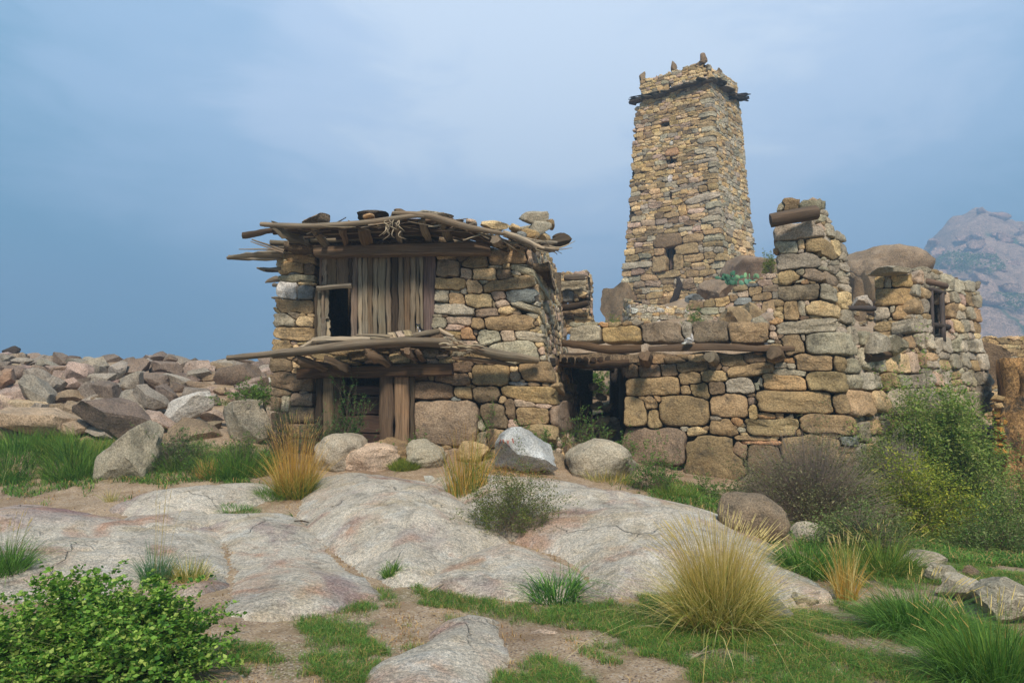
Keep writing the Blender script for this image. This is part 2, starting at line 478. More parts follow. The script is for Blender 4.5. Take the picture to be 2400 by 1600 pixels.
def stone_geo(wall, sd, out, depth=0.28, flat=0.5, proud=0.03, rng=RNG):
    u, v, a, b = sd[:4]; th, r = out; K = len(th)
    sz = min(r.min() * 1.2, min(a, b))
    pr = rng.uniform(-0.3, 1.0) * proud * min(1.0, sz / 0.08) + (sd[7] if len(sd) > 7 else 0)
    bul = min(sz * rng.uniform(0.16, 0.42), 0.06)
    rough = rng.uniform(0.05, 0.13) * min(sz, 0.13)
    wrap = u - a < 0 < u + a and wall.folded
    if sz > 0.07: rings = [(0.99, -depth), (1.0, -0.35 * bul), (0.992, pr + 0.25 * bul), (0.965, pr + 0.75 * bul), (0.89, pr + 0.96 * bul), (0.60, pr + bul), (0.30, pr + 1.04 * bul)]
    elif sz > 0.03: rings = [(0.97, -min(depth, 0.2)), (1.0, 0.0), (0.92, pr + 0.6 * bul), (0.6, pr + bul)]
    else: rings = [(0.95, -0.1), (1.0, 0.0), (0.75, pr + 0.9 * bul)]
    tu, tv = rng.normal(0, 0.16, 2)
    ph = rng.uniform(0, 6.28, 4); fr = rng.uniform(1.5, 4.5, 2)
    Us, Vs, Ws = [], [], []
    for s_, w in rings:
        ss = s_
        x = u + np.cos(th) * r * ss; y = v + np.sin(th) * r * ss
        ww = np.full(K, w)
        if w > -0.05:
            ww = ww + (x - u) * tu * 0.5 + (y - v) * tv * 0.5 + rough * (np.sin((x - u) / max(a, .03) * fr[0] + ph[0] + s_ * 3) + np.sin((y - v) / max(b, .03) * fr[1] + ph[1]) + rng.normal(0, 0.5, K))
        Us.append(x); Vs.append(y); Ws.append(ww)
    Us.append([u]); Vs.append([v]); Ws.append([rings[-1][1] + rough])
    Us = np.concatenate(Us); Vs = np.concatenate(Vs); Ws = np.concatenate(Ws)
    if sz > 0.05: Ws = Ws + np.where(Ws > -0.05, 0.010 * wob(np.stack([Us, Vs, 0 * Us], -1), 14, 311, 3), 0)
    X = wall.map(Us, Vs, Ws)
    n = len(rings); Q = []
    i = np.arange(K); i2 = (i + 1) % K
    for k in range(n - 1):
        Q.append(np.stack([k * K + i, k * K + i2, (k + 1) * K + i2, (k + 1) * K + i], 1))
    T = np.stack([(n - 1) * K + i, (n - 1) * K + i2, np.full(K, n * K)], 1)
    c = sd[5]
    col = jit(PAL[c] if isinstance(c, str) else c, 0.13, rng)
    return X, T, np.concatenate(Q), col

def build_wall(root, wall, masks, holes, seeds, mat, res=0.02, depth=0.28, limit=285, min_px=9.0, core=True, core_w=-0.15, core_col=(0.06, 0.048, 0.034), name='stone', proud=0.03, **kw):
    wall.folded = not np.allclose(wall.D['l'], wall.D['r'])
    seeds, outs, grid = layout(wall, masks, holes, seeds, res, **kw)
    items = []
    for sd, o in zip(seeds, outs):
        if o is None: continue
        c = wall.map(np.array([sd[0]]), np.array([sd[1]]))[0]
        d = np.linalg.norm(c - EYE)
        items.append((2 * sd[3] * F / d, 2 * sd[2] * F / d, sd, o))
    items.sort(key=lambda t: -t[0] * t[1])
    acc = Acc(); cnt = 0
    for h, w, sd, o in items:
        X, T, Q, col = stone_geo(wall, sd, o, depth, proud=proud)
        if cnt < limit and min(h, w) >= min_px:
            me = mesh_np(name, X, T, Q, np.tile(col, (len(X), 1)), (mat,))
            link(name, me, root); cnt += 1
        else: acc.add(X, T, Q, col)
    acc.build('chinking_stones', mat, root, kind='stuff')
    if core:
        U, V, M, r = grid
        st = max(1, int(0.05 / r)); m = M[::st, ::st]; u = U[::st, ::st]; v = V[::st, ::st]
        # each masked cell becomes a small raised block of the earth core
        mm = m.copy(); mm[1:-1, 1:-1] = m[1:-1, 1:-1] & m[:-2, 1:-1] & m[2:, 1:-1] & m[1:-1, :-2] & m[1:-1, 2:]
        mm[0] = mm[-1] = False; mm[:, 0] = mm[:, -1] = False
        idx = -np.ones(m.shape, int); ok = mm
        idx[ok] = np.arange(ok.sum())
        Xf = wall.map(u[ok], v[ok], core_w + 0.02 * np.sin(u[ok] * 31) * np.sin(v[ok] * 27)); Xb = wall.map(u[ok], v[ok], -depth - 0.05)
        a = idx[:-1, :-1]; b = idx[:-1, 1:]; c = idx[1:, 1:]; d = idx[1:, :-1]
        q = (a >= 0) & (b >= 0) & (c >= 0) & (d >= 0)
        Qf = np.stack([a[q], b[q], c[q], d[q]], 1); n = ok.sum()
        ed = {}
        for f in Qf:
            for k in range(4):
                x, y = int(f[k]), int(f[(k + 1) % 4])
                if (y, x) in ed: del ed[(y, x)]
                else: ed[(x, y)] = 1
        S = np.array([(x, x + n, y + n, y) for x, y in ed], int).reshape(-1, 4)
        A = Acc(); A.add(np.concatenate([Xf, Xb]), None, np.concatenate([Qf, Qf[:, ::-1] + n, S]), core_col)
        A.build('earth_core', M_MUD, root)
    return seeds

def bb(x0, y0, sc, wall, side, boxes):
    """traced boxes (zoom x0,y0,x1,y1,color[,rot degrees]) -> seeds on the wall"""
    out = []
    for t in boxes:
        a, b, c, d, col = t[:5]; rot = math.radians(-t[5]) if len(t) > 5 else 0.0
        pw = t[6] if len(t) > 6 else 3.6
        px0, px1, py0, py1 = x0 + a / sc, x0 + c / sc, y0 + b / sc, y0 + d / sc
        my, mx = (py0 + py1) / 2, (px0 + px1) / 2
        ul, _ = wall.uv(px0, my, side)
        ur, _ = wall.uv(px1, my, side)
        if side == 'l' and ur > 0: ur, _ = wall.uv(px1, my, 'r')
        if side == 'r' and ul < 0: ul, _ = wall.uv(px0, my, 'l')
        um = (ul + ur) / 2
        sd_ = 'l' if um < 0 else 'r'
        if not wall.folded: sd_ = side
        _, v0 = wall.uv(mx, py1, sd_); _, v1 = wall.uv(mx, py0, sd_)
        A = (ur - ul) / 2; B = (v1 - v0) / 2
        if rot:   # the box is the bounds of the tilted stone
            B = max(B - A * abs(math.sin(rot)) * 0.8, B * 0.45)
        out.append([float(um), float((v0 + v1) / 2), float(A), float(B), rot, col, pw])
    return out

def rows(wall, u0, u1, v0, v1, hfun, aspect=(1.1, 2.6), colfun=None, rng=RNG, wave=0.03, corner=None):
    out = []; v = v0; k = 0
    while v < v1:
        h = hfun(v) * rng.uniform(0.72, 1.3)
        u = u0 - rng.uniform(0, h)
        ph = rng.uniform(0, 6.28)
        while u < u1:
            w = h * rng.uniform(*aspect)
            if corner and abs(u) < 1.2 * h and u < 0: pass
            hh = h * rng.uniform(0.72, 1.05)
            uu = u + w / 2; vv = v + h / 2 + wave * math.sin(uu * 1.3 + ph) + rng.normal(0, 0.012)
            if rng.random() < 0.16:      # two thin ones instead of one
                out.append([uu, vv - hh * 0.25, w / 2 * 0.95, hh * 0.22, rng.normal(0, .05), None, 3.2])
                out.append([uu + rng.normal(0, .03), vv + hh * 0.27, w / 2 * 0.9, hh * 0.2, rng.normal(0, .06), None, 3.2])
            else:
                out.append([uu, vv, w / 2 * 0.97, hh / 2 * 0.97, rng.normal(0, 0.06), None, rng.uniform(2.6, 4.5)])
            u += w
        v += h; k += 1
    for s_ in out: s_[5] = colfun(s_[0], s_[1], rng) if colfun else rng.choice(list('bgtpgb'))
    return out

# ------------------------------------------------------------------ timber
WOODC = {'g': srgb((130, 117, 99)), 'b': srgb((118, 99, 78)), 'd': srgb((74, 61, 48)), 'l': srgb((170, 156, 132)), 'k': srgb((52, 46, 42)), 'o': srgb((148, 124, 92))}
def tube_geo(pts, rad, sides=8, rough=0.12, rng=RNG, flat=1.0, sub=3):
    pts = np.asarray(pts, float); rad = np.asarray(rad, float) * np.ones(len(pts))
    n = max(2, (len(pts) - 1) * sub + 1)
    t = np.linspace(0, len(pts) - 1, n); i = np.minimum(t.astype(int), len(pts) - 2); f = (t - i)[:, None]
    p0 = pts[np.maximum(i - 1, 0)]; p1 = pts[i]; p2 = pts[i + 1]; p3 = pts[np.minimum(i + 2, len(pts) - 1)]
    C = 0.5 * ((2 * p1) + (-p0 + p2) * f + (2 * p0 - 5 * p1 + 4 * p2 - p3) * f ** 2 + (-p0 + 3 * p1 - 3 * p2 + p3) * f ** 3)
    R = np.interp(t, np.arange(len(pts)), rad) * (1 + rng.normal(0, rough * 0.4, n))
    C = C + rng.normal(0, 1, (n, 3)) * (R * rough * 0.35)[:, None]
    T = np.gradient(C, axis=0); T /= np.linalg.norm(T, axis=1, keepdims=True) + 1e-9
    up = np.array([0.02, 0.03, 1.0])
    if abs(T[:, 2]).mean() > 0.8: up = np.array([0, 1.0, 0.05])
    A = np.cross(T, up); A /= np.linalg.norm(A, axis=1, keepdims=True); B = np.cross(A, T)
    th = np.arange(sides) / sides * 2 * math.pi
    prof = 1 + rng.normal(0, rough, sides)
    rr = R[:, None] * prof[None] * (1 + rng.normal(0, rough * 0.25, (n, sides)))
    V = C[:, None] + A[:, None] * (np.cos(th) * 1.0)[None, :, None] * rr[..., None] + B[:, None] * (np.sin(th) * flat)[None, :, None] * rr[..., None]
    V = V.reshape(-1, 3)
    seg = np.concatenate([[0], np.cumsum(np.linalg.norm(np.diff(C, axis=0), axis=1))])
    off = rng.uniform(0, 20)
    UV = np.stack([np.repeat(seg + off, sides), np.tile(th / 6.28 * 6.28 * rad.mean() + off, n)], 1)
    i = np.arange(sides); i2 = (i + 1) % sides; Q = []
    for k in range(n - 1): Q.append(np.stack([k * sides + i, k * sides + i2, (k + 1) * sides + i2, (k + 1) * sides + i], 1))
    V = np.concatenate([V, C[:1] - T[:1] * R[0] * 0.15, C[-1:] + T[-1:] * R[-1] * 0.15]); nV = n * sides
    UV = np.concatenate([UV, UV[:1], UV[-1:]])
    T_ = np.concatenate([np.stack([i2, i, np.full(sides, nV)], 1), np.stack([(n - 1) * sides + i, (n - 1) * sides + i2, np.full(sides, nV + 1)], 1)])
    return V, T_, np.concatenate(Q), UV
def log(name, parent, pts, rpx, c='g', sides=9, rough=0.12, flat=1.0, acc=None, mat=None, sub=3, **props):
    """pts (px,py,Y); rpx radius in photo pixels"""
    W3 = np.array([P(*p) for p in pts])
    rp = np.asarray(rpx, float) * np.ones(len(pts)); R = rp * np.array([p[2] for p in pts]) / F
    V, T, Q, UV = tube_geo(W3, R, sides, rough, flat=flat, sub=sub)
    col = jit(WOODC[c] if isinstance(c, str) else c, 0.1)
    if acc is not None: acc.add(V, T, Q, col, UV); return None
    A = Acc(); A.add(V, T, Q, col, UV)
    return A.build(name, mat or M_WOOD, parent, uv=True, sharp=1.1, **props)
def board_geo(a0, a1, b0, b1, th, rng=RNG, seg=5, wav=0.006):
    """long axis from edge a0-a1 (start) to b0-b1 (end); thickness th towards the eye"""
    a0, a1, b0, b1 = [np.asarray(x, float) for x in (a0, a1, b0, b1)]
    n = np.cross(b0 - a0, a1 - a0); n /= np.linalg.norm(n)
    if n @ (EYE - a0) < 0: n = -n
    V = []; UV = []; L = np.linalg.norm(b0 - a0); w = np.linalg.norm(a1 - a0); o = rng.uniform(0, 30)
    cross = (a1 - a0) / max(w, 1e-6)
    for k in range(seg + 1):
        t = k / seg
        e0 = a0 * (1 - t) + b0 * t + cross * rng.normal(0, wav); e1 = a1 * (1 - t) + b1 * t + cross * rng.normal(0, wav)
        d = rng.normal(0, wav * 0.5)
        bev = min(th * 0.3, w * 0.12)
        V += [e0 - n * 0.5 * th, e0 + n * (0.5 * th - bev + d), e0 + cross * bev + n * (0.5 * th + d), e1 - cross * bev + n * (0.5 * th + d), e1 + n * (0.5 * th - bev + d), e1 - n * 0.5 * th]
        UV += [(t * L + o, q + o) for q in (-th, -bev, 0, w, w + bev, w + th)]
    Q = []; 
    for k in range(seg):
        for i in range(6):
            j = (i + 1) % 6
            Q.append((k * 6 + i, k * 6 + j, (k + 1) * 6 + j, (k + 1) * 6 + i))
    s = seg * 6
    Q += [(0, 1, 4, 5), (1, 2, 3, 4), (s, s + 1, s + 4, s + 5), (s + 1, s + 2, s + 3, s + 4)]
    return np.array(V), np.array(Q), np.array(UV)
def board(name, parent, a0, a1, b0, b1, thpx, c='g', acc=None, seg=5, wav=0.006, **props):
    q = [P(*t) for t in (a0, a1, b0, b1)]
    th = thpx * a0[2] / F
    V, Q, UV = board_geo(*q, th, seg=seg, wav=wav)
    A = acc or Acc(); A.add(V, None, Q, jit(WOODC[c] if isinstance(c, str) else c, 0.17), UV)
    if acc is None: return A.build(name, M_WOOD, parent, uv=True, sharp=0.6, **props)

# ------------------------------------------------------------------ rocks
def ico(sub):
    import bmesh
    bm = bmesh.new(); bmesh.ops.create_icosphere(bm, subdivisions=sub, radius=1.0)
    V = np.array([v.co[:] for v in bm.verts]); T = np.array([[v.index for v in f.verts] for f in bm.faces]); bm.free()
    return V, T
ICO = {k: ico(k) for k in (2, 3, 4, 5)}
def rock_geo(center, dims, rot=0.0, seed=0, angular=0.5, sub=4, tilt=0.0, noise_amt=0.09):
    """dims = half sizes; rot = roll in the view plane (about Y)"""
    r = np.random.default_rng(seed)
    V, T = ICO[sub]; V = V.copy()
    if angular > 0.3:
        V = np.sign(V) * np.abs(V) ** 0.8
        for k in range(int(8 + 10 * angular)):
            d = r.normal(size=3) * np.array([1, 1, 1.1]); d /= np.linalg.norm(d)
            lim = r.uniform(0.42, 0.86)
            V -= d * np.maximum(V @ d - lim, 0)[:, None]
    else:
        V = np.sign(V) * np.abs(V) ** 0.75
        for k in range(8):
            d = r.normal(size=3); d /= np.linalg.norm(d)
            V -= d * np.maximum(V @ d - r.uniform(0.72, 0.95), 0)[:, None] * 0.8
    V = V - 0.5 * (V.max(0) + V.min(0)); V /= np.abs(V).max(0)
    amt = noise_amt
    V = V * (1 + amt * wob(V, 2.4, seed, 3)[:, None] + 0.35 * amt * wob(V, 9, seed + 3, 3)[:, None])
    V = V + 0.35 * amt * np.stack([wob(V, 6, seed + 5), wob(V, 6, seed + 6), wob(V, 6, seed + 7)], 1) * 0.5
    V = V * np.asarray(dims)
    c, s_ = math.cos(rot), math.sin(rot)
    R = np.array([[c, 0, s_], [0, 1, 0], [-s_, 0, c]])
    a = tilt; Rx = np.array([[1, 0, 0], [0, math.cos(a), -math.sin(a)], [0, math.sin(a), math.cos(a)]])
    return V @ R.T @ Rx.T + np.asarray(center), T
def rock_px(name, box, Y, col, label=None, cat='boulder', rot=0.0, angular=0.5, sub=4, depth=None, parent=None, mat=None, group=None, seed=None, noise_amt=0.09, tilt=0.0, down=0.0):
    """rock seen in photo box (x0,y0,x1,y1) at distance Y; rot in degrees clockwise"""
    x0, y0, x1, y1 = box
    y1 = y1 + down
    w = (x1 - x0) / 2 * Y / F; h = (y1 - y0) / 2 * Y / F; rr = math.radians(rot)
    if rot:
        k_ = min(1.0, abs(rot) / 30.0); w, h = w * (1 - 0.04 * k_), h * (1 - 0.26 * k_)
    dy = depth or 0.6 * (w + h) / 1.2
    c0 = P((x0 + x1) / 2, (y0 + y1) / 2, Y)
    seed = seed if seed is not None else int(abs(x0 * 7 + y0 * 13)) % 9973
    V, T = rock_geo(c0, (w, dy, h), rr, seed, angular, sub, noise_amt=noise_amt, tilt=tilt)
    A = Acc()
    cc = jit(PAL[col] if isinstance(col, str) else col, 0.07)
    A.add(V, T, None, cc)
    return A.build(name, mat or M_BOULDER, parent, sharp=0.5 if angular > 0.3 else None, label=label, category=cat if parent is None else None, group=group)
# ------------------------------------------------------------------ terrain
GP = [(0,1600,3.75),(600,1600,3.8),(1200,1600,3.85),(1800,1600,3.85),(2400,1600,3.9),(-500,1600,3.75),(2900,1600,3.9),
 (0,1450,5.0),(600,1450,5.0),(1200,1450,5.1),(2000,1460,5.1),(2400,1460,5.1),
 (0,1300,6.9),(600,1310,6.7),(1200,1330,6.6),(1900,1380,6.0),(2400,1370,6.1),(-600,1300,6.9),
 (0,1160,9.7),(600,1155,9.4),(900,1165,9.2),(1250,1160,9.2),(1600,1165,9.4),(1800,1215,8.6),(1950,1260,8.2),(2200,1290,8.2),(2450,1290,8.2),(-700,1160,9.7),
 (0,1075,11.2),(300,1080,11.2),(600,1080,11.0),(0,1010,12.6),(300,1005,12.6),(550,1010,12.4),
 (700,1075,11.3),(900,1075,11.2),(1100,1075,11.0),(1300,1085,10.8),(1450,1105,10.9),(1600,1150,10.9),(1750,1175,10.6),(1950,1190,10.3),(2080,1150,11.2),(2200,1250,10.5),(2330,1310,10.5),
 (700,1010,14.0),(1100,1010,14.0),(1400,1050,13.2),(1400,1020,14.6),(1400,985,16.0),(1410,925,17.2),
 (300,920,16),(0,920,16),(-500,920,16),(560,900,16),(300,842,20.5),(0,838,20.5),(-700,830,20.5),(560,855,19.5),(650,870,18.5),
 (1330,800,19.5),(1600,775,18.2),(1800,768,17.4),(1420,775,21),(1500,745,23),(1700,745,21),(1830,700,21),
 (1460,735,27.5),(1600,715,27.5),(1690,675,26.5),(1780,640,28),(1850,650,24),(1950,660,24),(2060,640,25),
 (2180,800,16.5),(2330,1000,17),(2300,1080,13.0),(2380,1060,15),(2230,930,14)]
gp = np.array([P(a, b, c) for a, b, c in GP])
extra = np.array([(-12,0,0),(0,0,0.02),(12,0,0),(0,-8,0),(-12,-8,0),(12,-8,0),
 (-14,26,1.2),(-8,28,0.6),(-1,27,1.0),(-20,20,1.8),(-30,12,0.6),(1.5,26,2.2),
 (-25,40,-6),(0,42,-4),(6,44,1),(14,44,2),(26,40,-6),(20,26,-0.5),(16,19,0.8),(13.5,14,0.2),(12,10,-1.0),(20,10,-2.0),(25,0,-1.5),(40,30,-8),(-40,0,-1),(12,36,5.0),(3.0,30,2.4)], float)
gp = np.concatenate([gp, extra])
def _solve(pts):
    d = np.linalg.norm(pts[:, None, :2] - pts[None, :, :2], axis=2)
    n = len(pts); A = np.zeros((n + 3, n + 3)); A[:n, :n] = d + np.eye(n) * 0.02
    A[:n, n] = 1; A[:n, n + 1:] = pts[:, :2]; A[n, :n] = 1; A[n + 1:, :n] = pts[:, :2].T
    return np.linalg.solve(A, np.concatenate([pts[:, 2], [0, 0, 0]]))
GC = _solve(gp)
def gz(x, y):
    x = np.asarray(x, float); y = np.asarray(y, float); sh = x.shape; x = x.ravel(); y = y.ravel()
    z = np.zeros(len(x)); n = len(gp)
    for s in range(0, len(x), 20000):
        xs, ys = x[s:s + 20000], y[s:s + 20000]
        d = np.hypot(xs[:, None] - gp[:, 0], ys[:, None] - gp[:, 1])
        z[s:s + 20000] = d @ GC[:n] + GC[n] + xs * GC[n + 1] + ys * GC[n + 2]
    p3 = np.stack([x, y, 0 * x], 1)
    z += 0.035 * wob(p3, 1.1, 3, 3) + 0.012 * wob(p3, 5, 4, 3)
    r = np.hypot(x, y); f = np.clip((r - 42) / 50, 0, 1); f = f * f * (3 - 2 * f)
    far = -22 + 3 * wob(p3, 0.02, 9, 3)
    return (z * (1 - f) + far * f).reshape(sh)

# bedrock slabs: outline in the photo, height in metres, edge width
SLABS = [
 ('far', [(250,1195),(330,1165),(400,1150),(500,1142),(610,1132),(665,1138),(655,1170),(560,1200),(470,1222),(330,1225)], 0.10, 1.1, 'c'),
 ('left', [(-500,1185),(100,1190),(190,1200),(330,1205),(480,1200),(520,1250),(540,1305),(600,1370),(470,1405),(300,1405),(150,1415),(-500,1430)], 0.15, 1.2, 'c'),
 ('mid', [(470,1212),(690,1200),(725,1242),(785,1300),(852,1358),(900,1400),(780,1440),(620,1460),(500,1440),(540,1380),(530,1300)], 0.10, 1.1, 'c'),
 ('dome', [(672,1205),(705,1150),(745,1122),(830,1112),(920,1120),(1010,1140),(1085,1180),(1140,1225),(1200,1268),(1180,1295),(1090,1330),(1010,1380),(900,1384),(850,1350),(785,1310),(725,1256)], 0.38, 1.5, 'g'),
 ('front', [(960,1385),(1020,1330),(1120,1288),(1200,1282),(1300,1300),(1370,1340),(1440,1405),(1400,1432),(1250,1412),(1090,1400)], 0.20, 0.9, 'g'),
 ('right', [(965,1140),(1060,1122),(1160,1118),(1300,1140),(1450,1160),(1600,1188),(1700,1212),(1800,1272),(1885,1340),(1955,1412),(1870,1425),(1700,1395),(1560,1392),(1430,1412),(1370,1352),(1290,1302),(1200,1272),(1110,1235),(1030,1175)], 0.30, 1.5, 'c'),
 ('fore', [(852,1590),(945,1505),(1010,1462),(1095,1440),(1180,1456),(1232,1500),(1215,1545),(1140,1610),(1060,1670),(870,1690)], 0.15, 0.7, 'c'),
 ('small', [(1588,1448),(1650,1428),(1722,1432),(1795,1468),(1700,1492),(1630,1480)], 0.05, 0.25, 'c'),
 ('ledge', [(-120,1090),(60,1078),(222,1074),(216,1102),(150,1118),(-120,1112)], 0.30, 0.3, 't'),
]
def ray_ground(px, py, fn=None):
    fn = fn or gz
    px = np.atleast_1d(np.asarray(px, float)); py = np.atleast_1d(np.asarray(py, float)); r = ray(px, py)
    ts = np.concatenate([np.linspace(1.5, 14, 220), np.linspace(14.2, 40, 120)])
    out = np.full((len(px), 3), np.nan)
    pp = EYE + r[:, None, :] * (ts[None, :] / r[:, 1][:, None])[..., None]
    g = fn(pp[..., 0], pp[..., 1]); below = pp[..., 2] < g
    k = np.argmax(below, 1); k = np.where(below.any(1), k, len(ts) - 1); k = np.maximum(k, 1)
    i = np.arange(len(px))
    a = pp[i, k - 1, 2] - g[i, k - 1]; b = pp[i, k, 2] - g[i, k]
    f = np.clip(a / (a - b + 1e-9), 0, 1)[:, None]
    return pp[i, k - 1] * (1 - f) + pp[i, k] * f
for S in SLABS: pass
SLABXY = []
for nm, poly, h, ed, c in SLABS:
    q = ray_ground([p[0] for p in poly], [p[1] for p in poly])
    SLABXY.append(q[:, :2])
def slab_h(i, x, y):
    q = SLABXY[i]; h, ed = SLABS[i][2:4]
    ins = inpoly(x, y, q); d = polydist(x, y, q)
    d = d + 0.14 * wob(np.stack([x, y, 0 * x], -1), 2.0, 20 + i, 3)
    s = np.where(ins, np.clip(d / ed, 0, 1), -np.clip(-d * 0 + d, 0, 1))
    up = h * (1 - (1 - np.clip(s, 0, 1)) ** 2.2) + 0.02 * np.clip(s * 8, 0, 1)
    p3 = np.stack([x, y, 0 * x], -1)
    up = up + np.where(ins, np.clip(s, 0, 1), 0) * (0.045 * np.tanh(5 * wob(p3, 0.9, 60 + i, 4)) + 0.02 * np.tanh(7 * wob(p3, 2.1, 64 + i, 4)) + 0.07 * wob(p3, 1.3, 50 + i, 3) + 0.03 * wob(p3, 4, 52 + i, 3) - 0.05 * np.exp(-(wob(p3, 1.0, 57 + i, 2) / 0.06) ** 2) + 0.012 * wob(p3, 14, 51 + i, 3))
    return np.where(ins & (s > 0), up, -0.25 * np.clip(d, 0, 1) - 0.03)
def surf(x, y):
    x = np.asarray(x, float); y = np.asarray(y, float)
    h = np.zeros(x.shape)
    for i in range(len(SLABS)):
        q = SLABXY[i]
        m = (x > q[:, 0].min()) & (x < q[:, 0].max()) & (y > q[:, 1].min()) & (y < q[:, 1].max())
        if m.any():
            hh = slab_h(i, x[m], y[m]); h[m] = np.maximum(h[m], hh)
    return gz(x, y) + h
def spot(px, py): return ray_ground(px, py, surf)[0]

# ground sheet: polar grid, fine near the camera
ang = np.concatenate([np.linspace(-math.pi, -0.80, 60, endpoint=False), np.linspace(-0.80, 0.80, 330, endpoint=False), np.linspace(0.80, math.pi, 60, endpoint=False)])
rad = np.concatenate([[0.3, 1.0, 1.8], np.geomspace(2.4, 45, 300), np.geomspace(48, 620, 34)])
Rr, Aa = np.meshgrid(rad, ang, indexing='ij')
gx, gy = Rr * np.sin(Aa), Rr * np.cos(Aa); gzz = gz(gx, gy)
gv = np.stack([gx, gy, gzz], -1).reshape(-1, 3)
nr, na = Rr.shape
i, j = np.meshgrid(np.arange(nr - 1), np.arange(na), indexing='ij'); j2 = (j + 1) % na
gq = np.stack([i * na + j, (i + 1) * na + j, (i + 1) * na + j2, i * na + j2], -1).reshape(-1, 4)

GREEN = [[(1960,1250),(2200,1290),(2450,1330),(2450,1430),(2200,1400),(2000,1330)],[(1980,1190),(2450,1260),(2450,1330),(2000,1290)],[(0,1040),(660,1040),(640,1130),(300,1125),(100,1160),(0,1165)],[(1180,1420),(1450,1400),(1560,1440),(1500,1500),(1300,1500)],[(1740,1440),(2000,1400),(2200,1500),(2400,1520),(2400,1620),(1700,1620),(1600,1540)],[(1430,1110),(1700,1170),(1720,1220),(1500,1180)],
  [(900,1560),(1300,1580),(1400,1620),(760,1620),(640,1560)],  # patches of low green turf (photo outlines on the ground)
 [(0,1000),(260,1000),(290,1060),(250,1110),(130,1130),(0,1150)],
 [(240,1020),(330,1030),(420,1060),(640,1060),(650,1110),(480,1130),(280,1110)],
 [(560,1430),(700,1410),(830,1370),(960,1350),(1100,1390),(1250,1410),(1380,1430),(1560,1400),(1600,1440),(1560,1480),(1400,1470),(1200,1440),(1000,1430),(820,1450),(700,1500),(560,1520)],
 [(700,1520),(860,1500),(880,1600),(740,1600)],
 [(1360,1480),(1560,1450),(1700,1480),(1680,1560),(1750,1600),(1350,1600),(1260,1560)],
 [(1840,1480),(2080,1470),(2180,1520),(2100,1580),(1850,1540)],
 [(1930,1380),(2100,1330),(2400,1420),(2400,1600),(2150,1600),(1990,1480)],
 [(1850,1240),(2100,1260),(2250,1380),(2050,1400),(1900,1330)],
 [(470,1190),(600,1178),(620,1198),(500,1205)],
 [(540,870),(650,880),(640,960),(520,930)],
 [(600,1480),(900,1460),(880,1560),(700,1600),(560,1600)],
]
def green_mask(x, y, z):
    px, py, d = proj(np.stack([x, y, z], -1))
    m = np.zeros(x.shape, bool)
    q_ = np.stack([x, y, 0 * x], -1)
    jx = 60 * wob(q_, 2.6, 401, 5); jy = 26 * wob(q_, 2.8, 402, 5)
    for g in GREEN: m |= inpoly(px + jx, py + jy, g) & (d > 0)
    off = (d < 0) | (px < -40) | (px > 2440) | (py > 1640)
    nz_ = wob(np.stack([x, y, 0 * x], -1), 2.6, 77, 4)
    return np.where(off, nz_ > 0.15, m & (nz_ > -0.35)), nz_

gm, _ = green_mask(gx, gy, gzz)
base = srgb((172, 146, 116)) ; moss = srgb((118, 112, 66))
gcol = np.where((gm & (Rr < 45))[..., None], moss * 0.5 + base * 0.5, base)
gcol = gcol.reshape(-1, 3)
far = (Rr.ravel() > 46)[:, None]; gcol = np.where(far, srgb((96, 104, 84)), gcol)

m, nt, b, o = newmat('gravelly_soil')
geo = nd(nt, 'ShaderNodeNewGeometry'); pos = geo.outputs['Position']
at = nd(nt, 'ShaderNodeAttribute', attribute_name='col')
col = scalec(nt, at.outputs['Color'], rng_(nt, noise(nt, pos, 1.3, 6, 0.65), 0.3, 0.7, 0.72, 1.25))
vor = nd(nt, 'ShaderNodeTexVoronoi', {'Vector': pos, 'Scale': 85.0, 'Randomness': 1.0})
gr = nd(nt, 'ShaderNodeSeparateColor', {0: vor.outputs['Color']})
col = mixc(nt, rng_(nt, gr.outputs[0], 0.6, 0.95, 0, 0.8), col, srgb((196, 178, 158)))
col = mixc(nt, rng_(nt, gr.outputs[1], 0.72, 0.95, 0, 0.8), col, srgb((92, 72, 60)))
straw = noise(nt, pos, 3.3, 7, 0.7)
col = mixc(nt, rng_(nt, straw, 0.47, 0.60, 0, 0.65), col, srgb((138, 112, 80)))
wet = noise(nt, nd(nt, 'ShaderNodeVectorMath', {0: pos, 1: (5, 9, 2)}, operation='ADD').outputs[0], 0.9, 5, 0.6)
col = mixc(nt, rng_(nt, wet, 0.55, 0.72, 0, 0.5), col, srgb((110, 84, 62)))
nt.links.new(col, b.inputs['Base Color']); b.inputs['Roughness'].default_value = 0.95
hh = math_(nt, 'ADD', math_(nt, 'MULTIPLY', vor.outputs['Distance'], -0.6), math_(nt, 'MULTIPLY', noise(nt, pos, 14, 8, 0.7), 2.0))
nt.links.new(nd(nt, 'ShaderNodeBump', {'Strength': 0.8, 'Distance': 0.015, 'Height': hh}).outputs[0], b.inputs['Normal'])
M_SOIL = m
link('ground', mesh_np('ground', gv, None, gq, gcol, (M_SOIL,)), kind='structure', label='bare sandy soil with gravel and thin turf patches')

